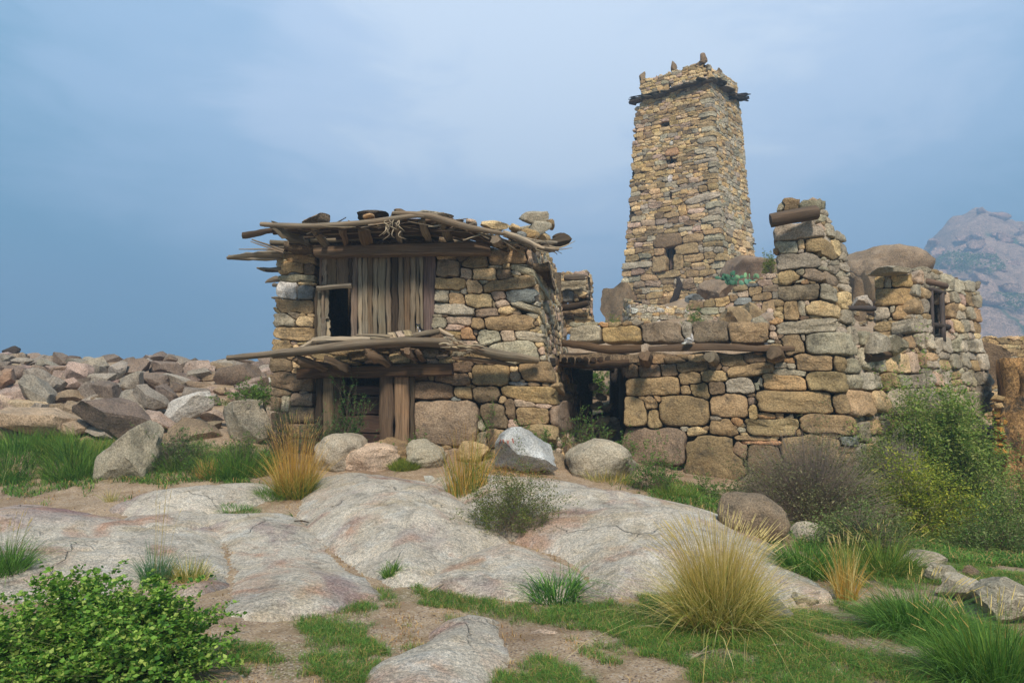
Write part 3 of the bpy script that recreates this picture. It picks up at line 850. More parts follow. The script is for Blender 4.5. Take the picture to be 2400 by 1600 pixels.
SLABLAB = {'far': 'pale flat slab of bedrock beyond the dirt hollow, left of the golden grass tuft',
 'left': 'wide low bedrock slab with bluish grey patches behind the leafy bush',
 'mid': 'flat bedrock slab stained pink and rust in the middle left',
 'dome': 'tall rounded bedrock dome with a rusty patch below the boulders',
 'front': 'low rounded bedrock hump behind the small green grass tuft',
 'right': 'long bedrock slab sloping down towards the big golden grass tuft',
 'fore': 'speckled rock outcrop at the bottom centre of the foreground',
 'small': 'small flat rock half buried in front of the big golden grass tuft',
 'ledge': 'cracked rock ledge in the grass at the far left'}
for i, (nm, poly, h, ed, c) in enumerate(SLABS):
    q = SLABXY[i]; x0, y0 = q.min(0) - 0.15; x1, y1 = q.max(0) + 0.15
    st = 0.035 if nm in ('front', 'fore', 'small') else 0.05
    X, Y = np.meshgrid(np.arange(x0, x1, st), np.arange(y0, y1, st))
    Hh = slab_h(i, X, Y); Z = gz(X, Y) + Hh
    cr_ = 0.5 * np.abs(wob(np.stack([X, Y, 0 * X], -1), 0.9, 90 + i, 3))
    Z = Z - 0.035 * np.exp(-(cr_ / 0.012) ** 2)
    keep = inpoly(X, Y, q) | (polydist(X, Y, q) < 0.12)
    idx = -np.ones(X.shape, int); idx[keep] = np.arange(keep.sum())
    a_, b_, c_, d_ = idx[:-1, :-1], idx[:-1, 1:], idx[1:, 1:], idx[1:, :-1]
    k = (a_ >= 0) & (b_ >= 0) & (c_ >= 0) & (d_ >= 0)
    Vv = np.stack([X[keep], Y[keep], Z[keep]], 1)
    A = Acc(); cc = np.tile(srgb((212, 200, 182)) if c != 't' else srgb((172, 150, 122)), (len(Vv), 1))
    if nm == 'left':   # purplish far end and dark bluish inclusions
        px, py, _d = proj(Vv)
        f = np.clip((1235 - py) / 40, 0, 1) * np.clip((420 - px) / 200, 0, 1); cc = cc * (1 - 0.6 * f[:, None]) + 0.6 * f[:, None] * srgb((160, 128, 128))
        w_ = wob(Vv, 1.3, 5, 4); f = np.clip((w_ - 0.22) * 9, 0, 1) * np.clip((py - 1275) / 20, 0, 1); cc = cc * (1 - 0.75 * f[:, None]) + 0.75 * f[:, None] * srgb((110, 118, 124))
    A.add(Vv, None, np.stack([a_[k], b_[k], c_[k], d_[k]], 1), cc)
    ob = A.build('bedrock_slab', M_SLAB, label=SLABLAB[nm], category='rock')
S5 = 2352 / 450.0
# ================================================================== stone hut
hut = thing('stone_hut', 'two storey dry stone hut with a plank door, dark opening and a brushwood roof', 'hut', P(960, 1070, 11.4))
HW = FoldWall((1300, 1000, 11.15), (1240, 590, 11.45), (645, 1000, 11.75), (1322, 800, 15.0)); HW.folded = True
A_ = [(850,570,1290,745,'g',10),(815,690,1330,850,'b',10),(830,805,1115,945,'y'),(1115,830,1290,960,'d'),(935,925,1030,955,'u'),(830,955,1270,1060,'g',3),
 (1060,1030,1230,1090,'t'),(815,1045,1030,1260,'w',0,2.6),(1040,1095,1230,1260,'u'),(790,1255,1250,1435,'b',3),(930,1440,1060,1500,'r'),(755,1455,1015,1600,'g'),(1045,1470,1250,1612,'t',0,2.8)]
C_ = [(750,25,1245,215,'b',2),(740,170,960,300,'b'),(940,205,1020,250,'p'),(1020,215,1200,260,'b'),(740,420,985,580,'d'),(705,600,1245,820,'d'),(720,750,960,880,'d'),(1060,800,1150,850,'r'),
 (830,870,940,1060,'g'),(945,850,1215,1000,'r'),(940,1005,1240,1200,'d'),(700,885,825,1060,'d'),(700,1070,930,1300,'d'),(950,1210,1240,1400,'d'),(690,1310,940,1560,'d'),(950,1410,1240,1568,'d')]
B_ = [(415,700,620,765,'t'),(400,775,675,995,'d',0,2.8),(635,705,790,800,'d'),(695,730,1000,880,'b'),(1010,650,1495,840,'b',-4,5),(480,965,575,1000,'t'),(665,875,820,1025,'p'),(820,885,1125,1030,'t',0,5),(1025,835,1165,885,'g'),(1110,885,1295,1020,'d',0,2.4),
 (1195,825,1280,880,'t'),(1295,810,1660,1030,'g',16),(400,1005,745,1155,'b'),(750,1030,935,1200,'t'),(905,1025,1000,1075,'g'),(945,985,1560,1180,'b',-8),(670,1110,760,1195,'g'),(565,1150,665,1175,'g'),
 (385,1155,550,1295,'g'),(520,1180,735,1330,'t'),(730,1200,1055,1375,'t',0,5),(1075,1160,1225,1285,'p'),(1225,1155,1595,1315,'u',0,5),(1100,1270,1265,1370,'p'),(1060,1280,1100,1370,'r'),
 (370,1300,850,1470,'g',6),(860,1380,1140,1475,'r'),(1150,1360,1310,1440,'t'),(1310,1320,1740,1530,'g',18),(350,1450,445,1480,'g'),(325,1490,500,1600,'g',0,2.4),(510,1480,810,1565,'p'),(820,1500,970,1640,'b'),
 (965,1460,1560,1640,'b',0,4.5),(1150,1430,1230,1460,'y'),(1500,690,1605,860,'p')]
D_ = [(520,5,700,70,'p'),(470,75,680,130,'y'),(680,45,855,190,'o'),(830,50,895,140,'r'),(895,65,1175,250,'g',0,2.6),(1175,75,1340,245,'p',0,5),(1345,75,1700,255,'g',10),(1040,205,1610,480,'c',0,2.5),
 (1400,465,1745,700,'b',0,2.6),(585,460,840,590,'d'),(370,590,770,745,'d',3),(810,500,1285,765,'b',0,4),(1285,525,1390,580,'t'),(1285,585,1420,685,'r'),(1395,660,1480,695,'r'),(1255,705,1480,775,'u'),
 (775,600,830,660,'t'),(80,560,285,695,'d'),(295,600,360,690,'b'),(85,705,590,920,'d',0,2.8),(600,765,830,925,'b',0,2.4),(560,895,690,945,'u'),(735,720,885,785,'b',15),(840,750,1160,960,'d'),
 (1190,710,1840,1040,'y',8,2.5),(110,925,910,1480,'r',0,6),(940,970,1270,1270,'d',0,2.6),(1205,945,1340,1165,'d'),(1345,1020,1770,1220,'b',0,2.6),(1145,900,1210,970,'t'),(880,1175,950,1300,'g'),
 (1265,1175,1350,1265,'p'),(1480,1235,1860,1420,'b',0,2.5),(850,1300,1000,1540,'g'),(1000,1280,1250,1500,'b'),(1770,950,2050,1350,'r',0,2.6),(1850,740,2010,850,'b'),(1840,850,2000,940,'b'),
 (1250,1430,1500,1568,'d'),(1500,1430,1800,1600,'d')]
seeds = bb(500, 460, S5, HW, 'l', A_) + bb(500, 760, S5, HW, 'l', C_) + bb(950, 460, S5, HW, 'l', B_) + bb(950, 760, S5, HW, 'l', D_)
def hut_side_col(u, v, r):
    return r.choice(list('tptgbptcrg') if u > 0 else list('bdgtpb'))
umax = 4.3
side = rows(HW, 0.12, umax, 0.2, 4.8, lambda v: 0.26 if v < 1.6 else 0.17, (0.9, 2.0), hut_side_col)
def overlaps(s, lst):
    for q in lst:
        if abs(s[0] - q[0]) < (s[2] + q[2]) * 0.75 and abs(s[1] - q[1]) < (s[3] + q[3]) * 0.75: return True
    return False
side = [s for s in side if not overlaps(s, seeds)]
masks = [('l', [(650,575),(1237,575),(1314,1085),(636,1085),(634,860),(642,750)]), ('uv', [(0,0.0),(umax,0.0),(umax,4.5),(1.6,4.7),(0.6,4.62),(0.15,4.35),(0.02,4.12),(-0.02,4.0)])]
holes = [('l', [(745,560),(1027,560),(1018,700),(1008,808),(738,808),(736,700)]), ('l', [(738,858),(965,850),(968,1100),(738,1100)]), ('l', [(735,560),(1146,565),(1146,596),(735,603)])]
build_wall(hut, HW, masks, holes, seeds + side, M_STONE, res=0.018, depth=0.3, colfun=hut_side_col)

# room walls and roof deck that close the hut (seen as darkness through the openings)
def box_geo(p0, p1):
    x0, y0, z0 = p0; x1, y1, z1 = p1
    V = np.array([(x0,y0,z0),(x1,y0,z0),(x1,y1,z0),(x0,y1,z0),(x0,y0,z1),(x1,y0,z1),(x1,y1,z1),(x0,y1,z1)])
    return V, np.array([(0,3,2,1),(4,5,6,7),(0,1,5,4),(1,2,6,5),(2,3,7,6),(3,0,4,7)])
room_shade = srgb((58, 50, 44))  # dark floor colour that paints in the shade of the hut's interior
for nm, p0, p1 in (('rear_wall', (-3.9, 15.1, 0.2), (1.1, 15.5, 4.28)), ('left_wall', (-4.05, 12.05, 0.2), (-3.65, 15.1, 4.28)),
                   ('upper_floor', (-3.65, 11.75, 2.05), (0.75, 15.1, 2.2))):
    A = Acc(); V, Q = box_geo(p0, p1); A.add(V, None, Q, room_shade if nm == 'upper_floor' else srgb((104, 90, 72))); A.build(nm, M_MUD, hut, smooth=False)
A = Acc(); V, Q = box_geo((-3.55, 12.0, 0.3), (0.6, 12.02, 0.31)); 

# ---- upper door of split planks
z1 = lambda x: 500 + x / 2.6133
z1y = lambda y: 460 + y / 2.6133
YD = 11.62
up = [(652,668,380,560,'b'),(668,700,378,545,'b'),(700,756,376,545,'b'),(758,832,374,545,'b'),(832,852,374,560,'d'),
      (622,640,560,868,'d'),(638,662,560,872,'g'),(664,682,575,868,'g'),(682,708,575,750,'l'),(662,690,745,868,'g'),(692,716,752,865,'l'),
      (846,884,372,862,'g'),(886,914,372,858,'l'),(915,944,370,858,'g'),(946,974,370,856,'b'),(977,1006,370,852,'b'),(1010,1056,368,850,'l'),(1060,1090,368,850,'g'),(1094,1130,367,845,'d'),
      (1133,1165,367,846,'g'),(1168,1205,366,835,'b'),(1208,1240,366,850,'g'),(1243,1262,366,845,'l'),(1264,1284,366,845,'g'),(1286,1362,364,835,'r')]
for x0, x1, ya, yb, c in up:
    x0 -= .3; x1 += .3; c = {'b': 'g', 'l': 'g', 'd': 'd'}.get(c, c) if RNG.random() < .5 else c
    s = RNG.uniform(-3, 3); dy = RNG.uniform(-0.05, 0.05)
    cc = {'r': srgb((108, 94, 86))}.get(c, c)
    board('plank', hut, (z1(x0 + s * .4), z1y(ya), YD + dy), (z1(x1 + s * .4), z1y(ya), YD + dy), (z1(x0 - s * .6 + RNG.uniform(-2, 2)), z1y(yb), YD - 0.05 + dy), (z1(x1 - s * .6 + RNG.uniform(-2, 2)), z1y(yb), YD - 0.05 + dy), 7, cc if c != 'r' else srgb((108, 94, 86)), seg=9, wav=0.007)
log('crossbar', hut, [(743, 676, 11.50), (785, 672, 11.50), (824, 669, 11.50)], [5.5, 6, 5.5], 'l')
A = Acc()   # nothing but shade behind the gaps: dark boards added to stand for it
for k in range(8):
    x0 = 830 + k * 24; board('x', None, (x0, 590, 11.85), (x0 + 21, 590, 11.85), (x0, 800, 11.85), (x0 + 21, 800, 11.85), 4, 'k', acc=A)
A.build('gap_shade_boards', M_WOOD, hut, uv=True)
# ---- lintels
board('lintel', hut, (738, 603, 11.50), (738, 578, 11.52), (1150, 597, 11.32), (1148, 568, 11.34), 22, 'b', seg=9)
board('lintel', hut, (700, 887, 11.50), (700, 862, 11.50), (1062, 880, 11.22), (1060, 850, 11.22), 24, srgb((100, 78, 56)), seg=9)
# ---- lower door and posts
for x0, x1, c in ((741, 757, 'd'), (757, 783, 'b'), (784, 802, 'd')):
    board('door_post', hut, (x0, 886, 11.5), (x1, 886, 11.5), (x0 - 1, 1075, 11.42), (x1 - 1, 1075, 11.42), 10, c, seg=7)
for x0, x1, c in ((890, 922, srgb((122, 100, 80))), (926, 960, srgb((128, 106, 84))), (962, 972, 'd')):
    board('door_post', hut, (x0, 884, 11.42), (x1, 884, 11.42), (x0 - 2, 1085, 11.3), (x1 - 1, 1085, 11.3), 11, c, seg=7)
for k, (ya, yb) in enumerate(((902, 924), (927, 970), (973, 1012), (1015, 1070))):
    board('door_panel', hut, (790, yb, 11.75), (790, ya, 11.75), (892, yb + 2, 11.68), (892, ya + 2, 11.68), 6, srgb((84, 66, 56)), seg=5)

# ---- roof
def prof(x):   # front edge of the roof in photo pixels
    return np.interp(x, [540, 610, 740, 880, 960, 1040, 1100, 1180, 1260, 1330], [545, 529, 528, 518, 510, 517, 530, 556, 582, 574])
raf = [([(742,575,11.9),(700,560,11.2),(668,552,10.95),(648,538,10.85),(640,524,10.85)], [11,12,13,11,7], 'g'),
 ([(775,588,11.7),(752,562,11.2),(738,540,10.9),(733,536,10.85)], [6,8,10,8], 'g'),
 ([(812,585,11.7),(806,555,11.1),(801,535,10.85)], [4,5.5,7], 'b'),
 ([(862,580,11.7),(858,555,11.2),(850,532,10.85)], [7,9,11], 'b'),
 ([(945,575,11.7),(936,550,11.2),(924,522,10.85),(918,512,10.8)], [8,11,15,12], 'g'),
 ([(1010,572,11.6),(1000,545,11.1),(988,516,10.8)], [7,8,10], 'g'),
 ([(1055,570,11.6),(1046,545,11.1),(1034,512,10.75),(1028,506,10.7)], [6,8,10,7], 'g'),
 ([(1190,575,11.5),(1170,566,11.0),(1158,556,10.7)], [9,12,14], 'g'),
 ([(1215,580,11.5),(1200,575,11.0),(1196,572,10.8)], [8,9,9], 'o')]
for p, r, c in raf: log('rafter', hut, p, r, c, rough=0.3)
log('roof_pole', hut, [(610,526,10.8),(640,528,10.8),(740,530,10.78),(880,520,10.75),(960,507,10.75),(1010,508,10.7)], [5,6,6.5,6.5,6,4], 'g')
log('roof_pole', hut, [(920,500,10.8),(980,503,10.75),(1020,509,10.7),(1075,527,10.7),(1140,541,10.7),(1180,548,10.7)], [5,7,9,8,6,4], 'g')
log('roof_pole', hut, [(568,553,11.0),(600,548,11.0),(640,540,10.95),(700,538,10.9)], [7,7,6,5], 'd')
log('roof_pole', hut, [(1180,545,10.7),(1225,560,10.8),(1270,582,10.85),(1310,583,10.9)], [7,7,6,4], 'l')
log('roof_pole', hut, [(1190,552,10.72),(1240,570,10.8),(1262,585,10.85),(1300,588,10.9)], [5,5,5,3], 'g')
log('roof_pole', hut, [(1215,556,11.0),(1260,566,11.2),(1305,568,11.4)], [4,4,3], 'l')
log('roof_pole', hut, [(1272,580,11.3),(1300,570,11.5),(1330,563,11.7)], [9,13,12], 'd', rough=0.2)
log('roof_pole', hut, [(1300,560,11.6),(1318,556,11.7),(1330,560,11.7)], [8,10,9], 'd', rough=0.2)
log('roof_pole', hut, [(640,545,11.15),(760,540,11.1),(900,535,11.1),(1020,538,11.1),(1150,562,11.1)], [6,6,7,6,5], 'd')
for k in range(26):
    Yk = 10.86 + 0.045 * k + RNG.uniform(-0.02, 0.02)
    xa = RNG.uniform(625, 800); xb = RNG.uniform(1000, 1255); 
    xs = np.linspace(xa, xb, 5)
    zf = [P(x, prof(x) + 6, 10.8)[2] for x in xs]
    pts = []
    for x, z in zip(xs, zf):
        X = (x - 1200) / F * Yk; zz = z + (0.02 - 0.11 * (Yk - 10.8)) + RNG.normal(0, 0.014)
        pts.append((X, Yk, zz))
    V, T, Q, UV = tube_geo(pts, RNG.uniform(0.018, 0.042), 6, 0.2)
    A = Acc(); A.add(V, T, Q, jit(WOODC[RNG.choice(list('gdbd'))], 0.15), UV); A.build('roof_stick', M_WOOD, hut, uv=True)
# earth covered roof behind the brushwood
xs = np.linspace(640, 1290, 30); ys = np.linspace(11.55, 15.3, 14)
Vt = []; 
for t in (0.0, -0.12):
    for yk in ys:
        for x in xs:
            X = (x - 1200) / F * 11.2; z = P(x, prof(x) + 6, 10.8)[2] - 0.055 + t + 0.03 * math.sin(X * 5 + yk * 3)
            Vt.append((X + (yk - 11.5) * 0.1, yk, min(z, 4.26)))
Vt = np.array(Vt); n1 = 30; n2 = 14; Q = []
for l in range(2):
    for a in range(n2 - 1):
        for c in range(n1 - 1):
            s = l * n1 * n2 + a * n1 + c; f = (s, s + 1, s + n1 + 1, s + n1); Q.append(f if l == 0 else f[::-1])
for c in range(n1 - 1): Q.append((c, n1 * n2 + c, n1 * n2 + c + 1, c + 1)); q_ = (n2 - 1) * n1 + c; Q.append((q_, q_ + 1, n1 * n2 + q_ + 1, n1 * n2 + q_))
for a in range(n2 - 1):
    for c in (0, n1 - 1): s = a * n1 + c; Q.append((s, s + n1, s + n1 + n1 * n2, s + n1 * n2))
A = Acc(); A.add(Vt, None, Q, srgb((112, 94, 72))); A.build('roof_deck', M_MUD, hut)
# twigs and frayed ends
A = Acc()
for k in range(90):
    x = RNG.uniform(700, 1240); y = prof(x) + RNG.uniform(-2, 14); L_ = RNG.uniform(30, 110); Yk = RNG.uniform(10.72, 11.0); a = RNG.normal(0.0, 0.22) + (0.25 if x > 1080 else 0)
    log('t', None, [(x - L_ / 2, y - a * L_ / 2, Yk), (x, y + RNG.normal(0, 2), Yk), (x + L_ / 2, y + a * L_ / 2, Yk)], [1.4, 1.8, 0.8], RNG.choice(list('lgbd')), 5, acc=A, rough=0.2)
for k in range(16):
    x = RNG.normal(922, 12); y = RNG.uniform(508, 545)
    log('t', None, [(x, y, 10.75), (x + RNG.normal(0, 8), y + RNG.uniform(4, 14), 10.7), (x + RNG.normal(0, 10), y + RNG.uniform(12, 26), 10.75)], [1.6, 1.2, 0.5], 'l', 5, acc=A)
for k in range(14):
    x = RNG.uniform(1190, 1290); y = prof(x) + RNG.uniform(-6, 4)
    log('t', None, [(x, y, 10.8), (x + RNG.uniform(15, 40), y + RNG.uniform(-12, 14), 10.85), (x + RNG.uniform(40, 70), y + RNG.uniform(-20, 24), 10.9)], [1.8, 1.4, 0.6], RNG.choice(list('lg')), 5, acc=A)
A.build('roof_twigs', M_WOOD, hut, uv=True, kind='stuff')
# beam ends sticking out on the left
for p, r, c in (([(660,597,11.9),(620,598,11.9),(580,601,11.95),(532,605,12.0)], [10,9,8,3], 'g'), ([(660,606,11.9),(600,607,11.9),(535,600,12.0)], [5,4,2], 'g'),
    ([(662,629,12.0),(630,631,12.1),(602,627,12.2)], [5,5,1.5], 'g'), ([(662,636,12.0),(625,634,12.1),(610,630,12.2)], [3,3,1], 'd'),
    ([(662,655,12.3),(640,656,12.4),(622,662,12.5)], [5,5,1.5], 'g'), ([(662,669,12.8),(650,668,12.9),(641,668,13.0)], [5,5,4], 'g'), ([(660,697,13.2),(648,697,13.3),(637,697,13.4)], [4,4,2], 'g'),
    ([(665,588,11.6),(640,578,11.6),(590,561,11.7)], [4,3,1.5], 'g'), ([(665,592,11.6),(635,582,11.6),(588,566,11.7)], [3,2.5,1], 'g'), ([(650,587,11.6),(620,584,11.6),(560,584,11.7)], [2,2,1], 'g')):
    log('beam_end', hut, p, r, c, 7, 0.25)

# ---- porch canopy between the storeys
log('canopy_pole', hut, [(532,839,10.9),(600,833,10.88),(700,823,10.85),(830,808,10.85),(950,799,10.85),(1050,801,10.85)], [6,7,9,9,9,7], 'g', rough=0.1)
log('canopy_pole', hut, [(640,836,11.0),(720,827,10.95),(830,814,10.95),(960,806,10.95),(1060,808,10.95)], [4,5,6,6,5], 'g', rough=0.15)
log('canopy_pole', hut, [(1045,812,10.9),(1110,818,10.9),(1180,832,10.95),(1262,845,11.05)], [9,13,16,9], 'g', flat=0.8, rough=0.15)
log('canopy_pole', hut, [(1060,838,10.95),(1120,843,10.95),(1185,852,11.0),(1210,857,11.0)], [5,6,5,3], 'b')
log('driftwood', hut, [(700,818,11.0),(725,806,11.0),(745,798,10.98),(800,798,10.95),(868,795,10.95)], [3,6,9,9,6], 'l', rough=0.2)
for p, r in (([(775,862,11.5),(740,852,11.2),(700,842,10.95),(692,838,10.9)], [13,13,12,8]), ([(830,875,11.5),(805,858,11.1),(775,846,10.9),(762,840,10.85)], [10,15,13,10]),
             ([(925,860,11.5),(900,845,11.1),(872,832,10.85),(858,824,10.8)], [8,12,13,9]), ([(985,845,11.5),(965,832,11.0),(955,822,10.8)], [7,9,9]), ([(995,850,11.4),(985,833,11.0),(980,826,10.85)], [9,10,11])):
    log('canopy_rafter', hut, p, [q * .78 for q in r], 'b', rough=0.28)
for k in range(13):
    Yk = 10.95 + k * 0.05; xa = RNG.uniform(640, 720); xb = RNG.uniform(1020, 1110)
    xs = np.linspace(xa, xb, 4); pts = []
    for x in xs:
        z = P(x, np.interp(x, [640, 800, 950, 1110], [832, 811, 802, 818]), 10.9)[2] + RNG.normal(0, 0.006) - 0.01
        pts.append(((x - 1200) / F * Yk, Yk, z + 0.02 * (k % 2)))
    V, T, Q, UV = tube_geo(pts, RNG.uniform(0.016, 0.028), 6, 0.2); A = Acc(); A.add(V, T, Q, jit(WOODC[RNG.choice(list('gbd'))], 0.15), UV); A.build('canopy_stick', M_WOOD, hut, uv=True)
A = Acc()
for k in range(40):
    x = RNG.uniform(1045, 1125); y = 803 + (x - 1045) * 0.2 + RNG.normal(0, 6); L_ = RNG.uniform(15, 50)
    log('t', None, [(x - L_ / 2, y - RNG.uniform(-4, 8), 10.82), (x, y, 10.8), (x + L_ / 2, y + RNG.uniform(-2, 12), 10.85)], [1.2, 2.2, 0.8], RNG.choice(list('lgb')), 5, acc=A, rough=0.25)
A.build('root_splinters', M_WOOD, hut, uv=True, kind='stuff')
log('canopy_stick', hut, [(836,786,11.15),(880,786,11.1),(920,790,11.05)], [3,4,5], 'g'); log('canopy_stick', hut, [(826,790,11.2),(870,792,11.1),(915,794,11.05)], [3,3,3], 'l')
log('canopy_stick', hut, [(965,786,11.05),(1000,781,11.05),(1030,776,11.05)], [6,7,6], 'g'); log('canopy_stick', hut, [(1028,772,11.1),(1045,781,11.05),(1062,788,11.0)], [5,5,3], 'l')
log('canopy_stick', hut, [(925,800,11.0),(975,797,11.0),(1040,795,11.0)], [4,5,4], 'o')

# ---- things lying on the porch canopy and on the roof
slats = thing('slatted_board', 'small pale board of three slats lying on the porch canopy beside the cat', 'board', P(942, 788, 11.1))
for a, b_ in ((912, 930), (931, 947), (948, 966)):
    board('slat', slats, (a + 3, 793 - (a - 912) * .12, 10.98), (b_ + 2, 792 - (a - 912) * .14, 10.98), (a - 4, 781 - (a - 912) * .18, 11.2), (b_ - 5, 779 - (a - 912) * .16, 11.2), 3, 'l', seg=3)
RS = [('roof_slab', (706,503,778,530), 'r', 'rough tapering stone slab lying at the left end of the brushwood roof', -8, 0.5, 11.3),
 ('roof_slab', (836,495,912,516), 'k', 'dark long slab weighting the brushwood roof left of its middle', -4, 0.5, 11.1),
 ('roof_stone', (850,503,879,515), 'o', 'small orange stone resting against the dark slab on the roof', -3, 0.2, 10.85),
 ('roof_slab', (975,494,1064,514), 'g', 'pale grey flat slab on top of the roof right of its middle', 2, 0.6, 11.1),
 ('roof_slab', (925,493,962,505), 'd', 'thin dark slab at the crest of the brushwood roof', 6, 0.5, 11.3),
 ('roof_stone', (1065,514,1088,524), 'u', 'small dark blue stone on the roof right of the pale slab', 0, 0.4, 11.2),
 ('roof_stone', (1090,515,1118,532), 'p', 'small pinkish stone on the roof beside the dark blue one', 10, 0.3, 11.1),
 ('roof_slab', (1125,518,1196,544), 't', 'wide tan slab on the right part of the hut roof', 9, 0.4, 11.2),
 ('roof_stone', (1192,525,1224,544), 't', 'small tan stone on the roof just left of the tilted stone stack', 15, 0.3, 11.3),
 ('stacked_stone', (1217,495,1286,526), 'c', 'pointed grey stone topping the stack at the right corner of the hut', -14, 0.6, 11.6),
 ('stacked_stone', (1236,519,1290,548), 'c', 'blocky stone just under the pointed one at the right corner of the hut', 5, 0.4, 11.6),
 ('stacked_stone', (1275,512,1299,540), 'b', 'upright brown stone on the right edge of the corner stack', 60, 0.4, 11.9),
 ('stacked_stone', (1218,540,1262,562), 'y', 'yellowish stone at the foot of the corner stack', 8, 0.3, 11.4),
 ('stacked_stone', (1255,545,1290,575), 't', 'tan stone at the foot of the corner stack behind the yellowish one', 0, 0.4, 11.7),
 ('stacked_stone', (1208,548,1232,562), 'u', 'small grey stone wedged between the roof twigs and the corner stack', 0, 0.3, 11.2)]
for nm, bx, c, lab, rot, an, Yk in RS:
    if Yk > 11.5 or 'corner stack' in lab: bx = (bx[0] - 3, bx[1] - 4, bx[2] + 3, bx[3] + 6)
    rock_px(nm, bx, Yk, c, lab, 'stone', rot, an, 3, noise_amt=0.12, depth=0.16)

# ================================================================== passage building, pillar and right hand ruin
ruin = thing('ruined_house', 'ruined dry stone house with dark passage, tall corner pillar and crumbling right wall', 'house', P(1750, 1160, 11.4))
MW = FoldWall((1985, 1000, 10.95), (1905, 480, 11.35), (1465, 900, 12.35), (2290, 800, 13.4)); MW.folded = True
E_ = [(-340,335,55,540,'g',0,5),(60,335,550,550,'y',2,4),(545,300,1055,575,'r',0,5),(1030,298,1160,480,'g',0,3),(1172,290,1600,545,'r',0,6),(1605,300,2105,552,'b',0,6),
 (820,720,1035,790,'d'),(360,820,510,990,'d'),(510,810,775,980,'d',0,6),(775,800,970,955,'d',0,6),(970,770,1365,900,'d',-3),(1370,790,1515,885,'d'),(1520,690,1790,820,'d',0,5),(1800,690,2030,765,'d'),(1590,780,2170,970,'b',-9),
 (990,905,1265,1060,'b'),(1265,855,1585,1035,'b',-5,2.6),(1535,820,1610,890,'r'),(350,955,1020,1190,'b',0,5),(1140,1030,1385,1250,'b',0,3),(1370,1010,1560,1200,'d',0,2.6),(1010,1065,1150,1170,'b'),(1565,980,1945,1170,'c',3,2.3),
 (1900,960,2035,1125,'g',0,2.2),(310,1195,610,1555,'b',0,3),(575,1205,740,1350,'b',0,2.2),(470,1195,600,1250,'y'),(670,1200,815,1265,'b',0,2.6),(615,1355,770,1600,'b',0,2.6),(755,1160,1390,1560,'b',0,2.7),(1360,1160,1850,1450,'b',0,2.6),
 (1845,1305,1970,1480,'y',0,2),(1960,1400,2160,1465,'o'),(2170,1385,2280,1455,'b'),(2280,1385,2500,1450,'g'),(1390,1480,1710,1680,'b',0,3),(1650,1460,1750,1545,'o'),(1390,1435,1510,1495,'g'),(1850,1215,1960,1300,'r',0,2.4)]
G_ = [(345,525,495,585,'g'),(500,530,590,605,'g'),(470,475,580,520,'o'),(350,595,715,690,'g',4),(595,400,1058,635,'b',2,4),(1060,415,1230,640,'b',0,4),(440,180,700,420,'b',0,3),(710,150,1290,440,'g',0,3.2),(720,630,1210,890,'b',0,2.8),
 (650,170,715,265,'g'),(75,700,215,855,'c',0,2.2),(205,655,715,865,'y',2,4.5),(125,865,1060,1135,'b',0,5),(1060,910,1230,1140,'b',0,2.6),(655,1140,1320,1410,'b',4,3.2),(0,1200,645,1420,'b',0,5),(455,1125,660,1195,'g'),(340,1130,450,1190,'b'),(580,1320,665,1420,'b',0,2),
 (430,1425,1180,1760,'b',0,4),(930,1390,1130,1440,'t'),(1150,1420,1340,1560,'u',0,3),(340,-10,1090,175,'g',-3,4),(280,60,380,150,'p',0,2.5),(270,140,370,230,'p'),(215,235,310,275,'w'),(1220,460,1355,680,'g',8)]
Z2 = 2352 / 1150.0
Z_ = [(400,905,750,1090,'r',0,3),(725,945,1015,1185,'b',0,2.3),(915,965,1020,1065,'d',0,2.4),(1030,990,1185,1120,'d',0,2.8),(980,1060,1020,1100,'o'),(740,950,795,1000,'o'),(975,945,1150,965,'b'),(990,968,1190,985,'o'),
 (960,1130,1060,1180,'g'),(880,1190,1000,1250,'d'),(560,1050,700,1120,'d'),(1200,1090,1480,1260,'d',0,3)]
F_ = [(475,80,635,240,'b',0,5),(640,90,940,210,'g',-5,3),(345,310,890,615,'c',-6,4.2),(385,590,630,770,'c',0,4.5),(615,570,700,705,'t',0,3),(705,540,1085,830,'b',14,3.2),(595,705,690,745,'g'),(375,720,920,960,'g',-5,6),
 (415,965,635,1140,'b',0,2.6),(610,945,710,1010,'g',0,2.4),(695,925,1110,1140,'r',12,2.8),(510,1060,705,1140,'c',-20,2.2),(430,1135,885,1335,'r',-2,7),(885,1130,1060,1350,'g',15,4),(460,1345,635,1550,'b',0,5),(630,1350,715,1510,'g',0,3),
 (715,1325,1145,1545,'t',8,3),(715,1340,790,1400,'p')]
seeds = bb(1400, 700, S5, MW, 'l', E_) + bb(1750, 750, S5, MW, 'l', G_) + bb(1250, 560, Z2, MW, 'l', Z_) + bb(1750, 450, S5, MW, 'l', F_)
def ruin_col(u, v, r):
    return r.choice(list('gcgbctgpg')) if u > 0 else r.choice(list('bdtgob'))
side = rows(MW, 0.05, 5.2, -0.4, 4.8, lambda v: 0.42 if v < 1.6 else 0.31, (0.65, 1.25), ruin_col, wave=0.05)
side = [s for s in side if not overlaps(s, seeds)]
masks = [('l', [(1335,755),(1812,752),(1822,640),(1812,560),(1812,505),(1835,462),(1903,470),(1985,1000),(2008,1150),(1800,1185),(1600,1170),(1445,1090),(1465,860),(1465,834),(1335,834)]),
         ('r', [(1901,462),(1930,470),(1945,500),(1955,540),(1982,548),(1988,600),(1996,700),(2004,772),(2060,778),(2126,800),(2140,640),(2160,622),(2200,635),(2250,655),(2294,662),(2300,800),(2325,880),(2325,960),(2140,1090),(2120,1130),(2010,1170),(1985,1000)])]
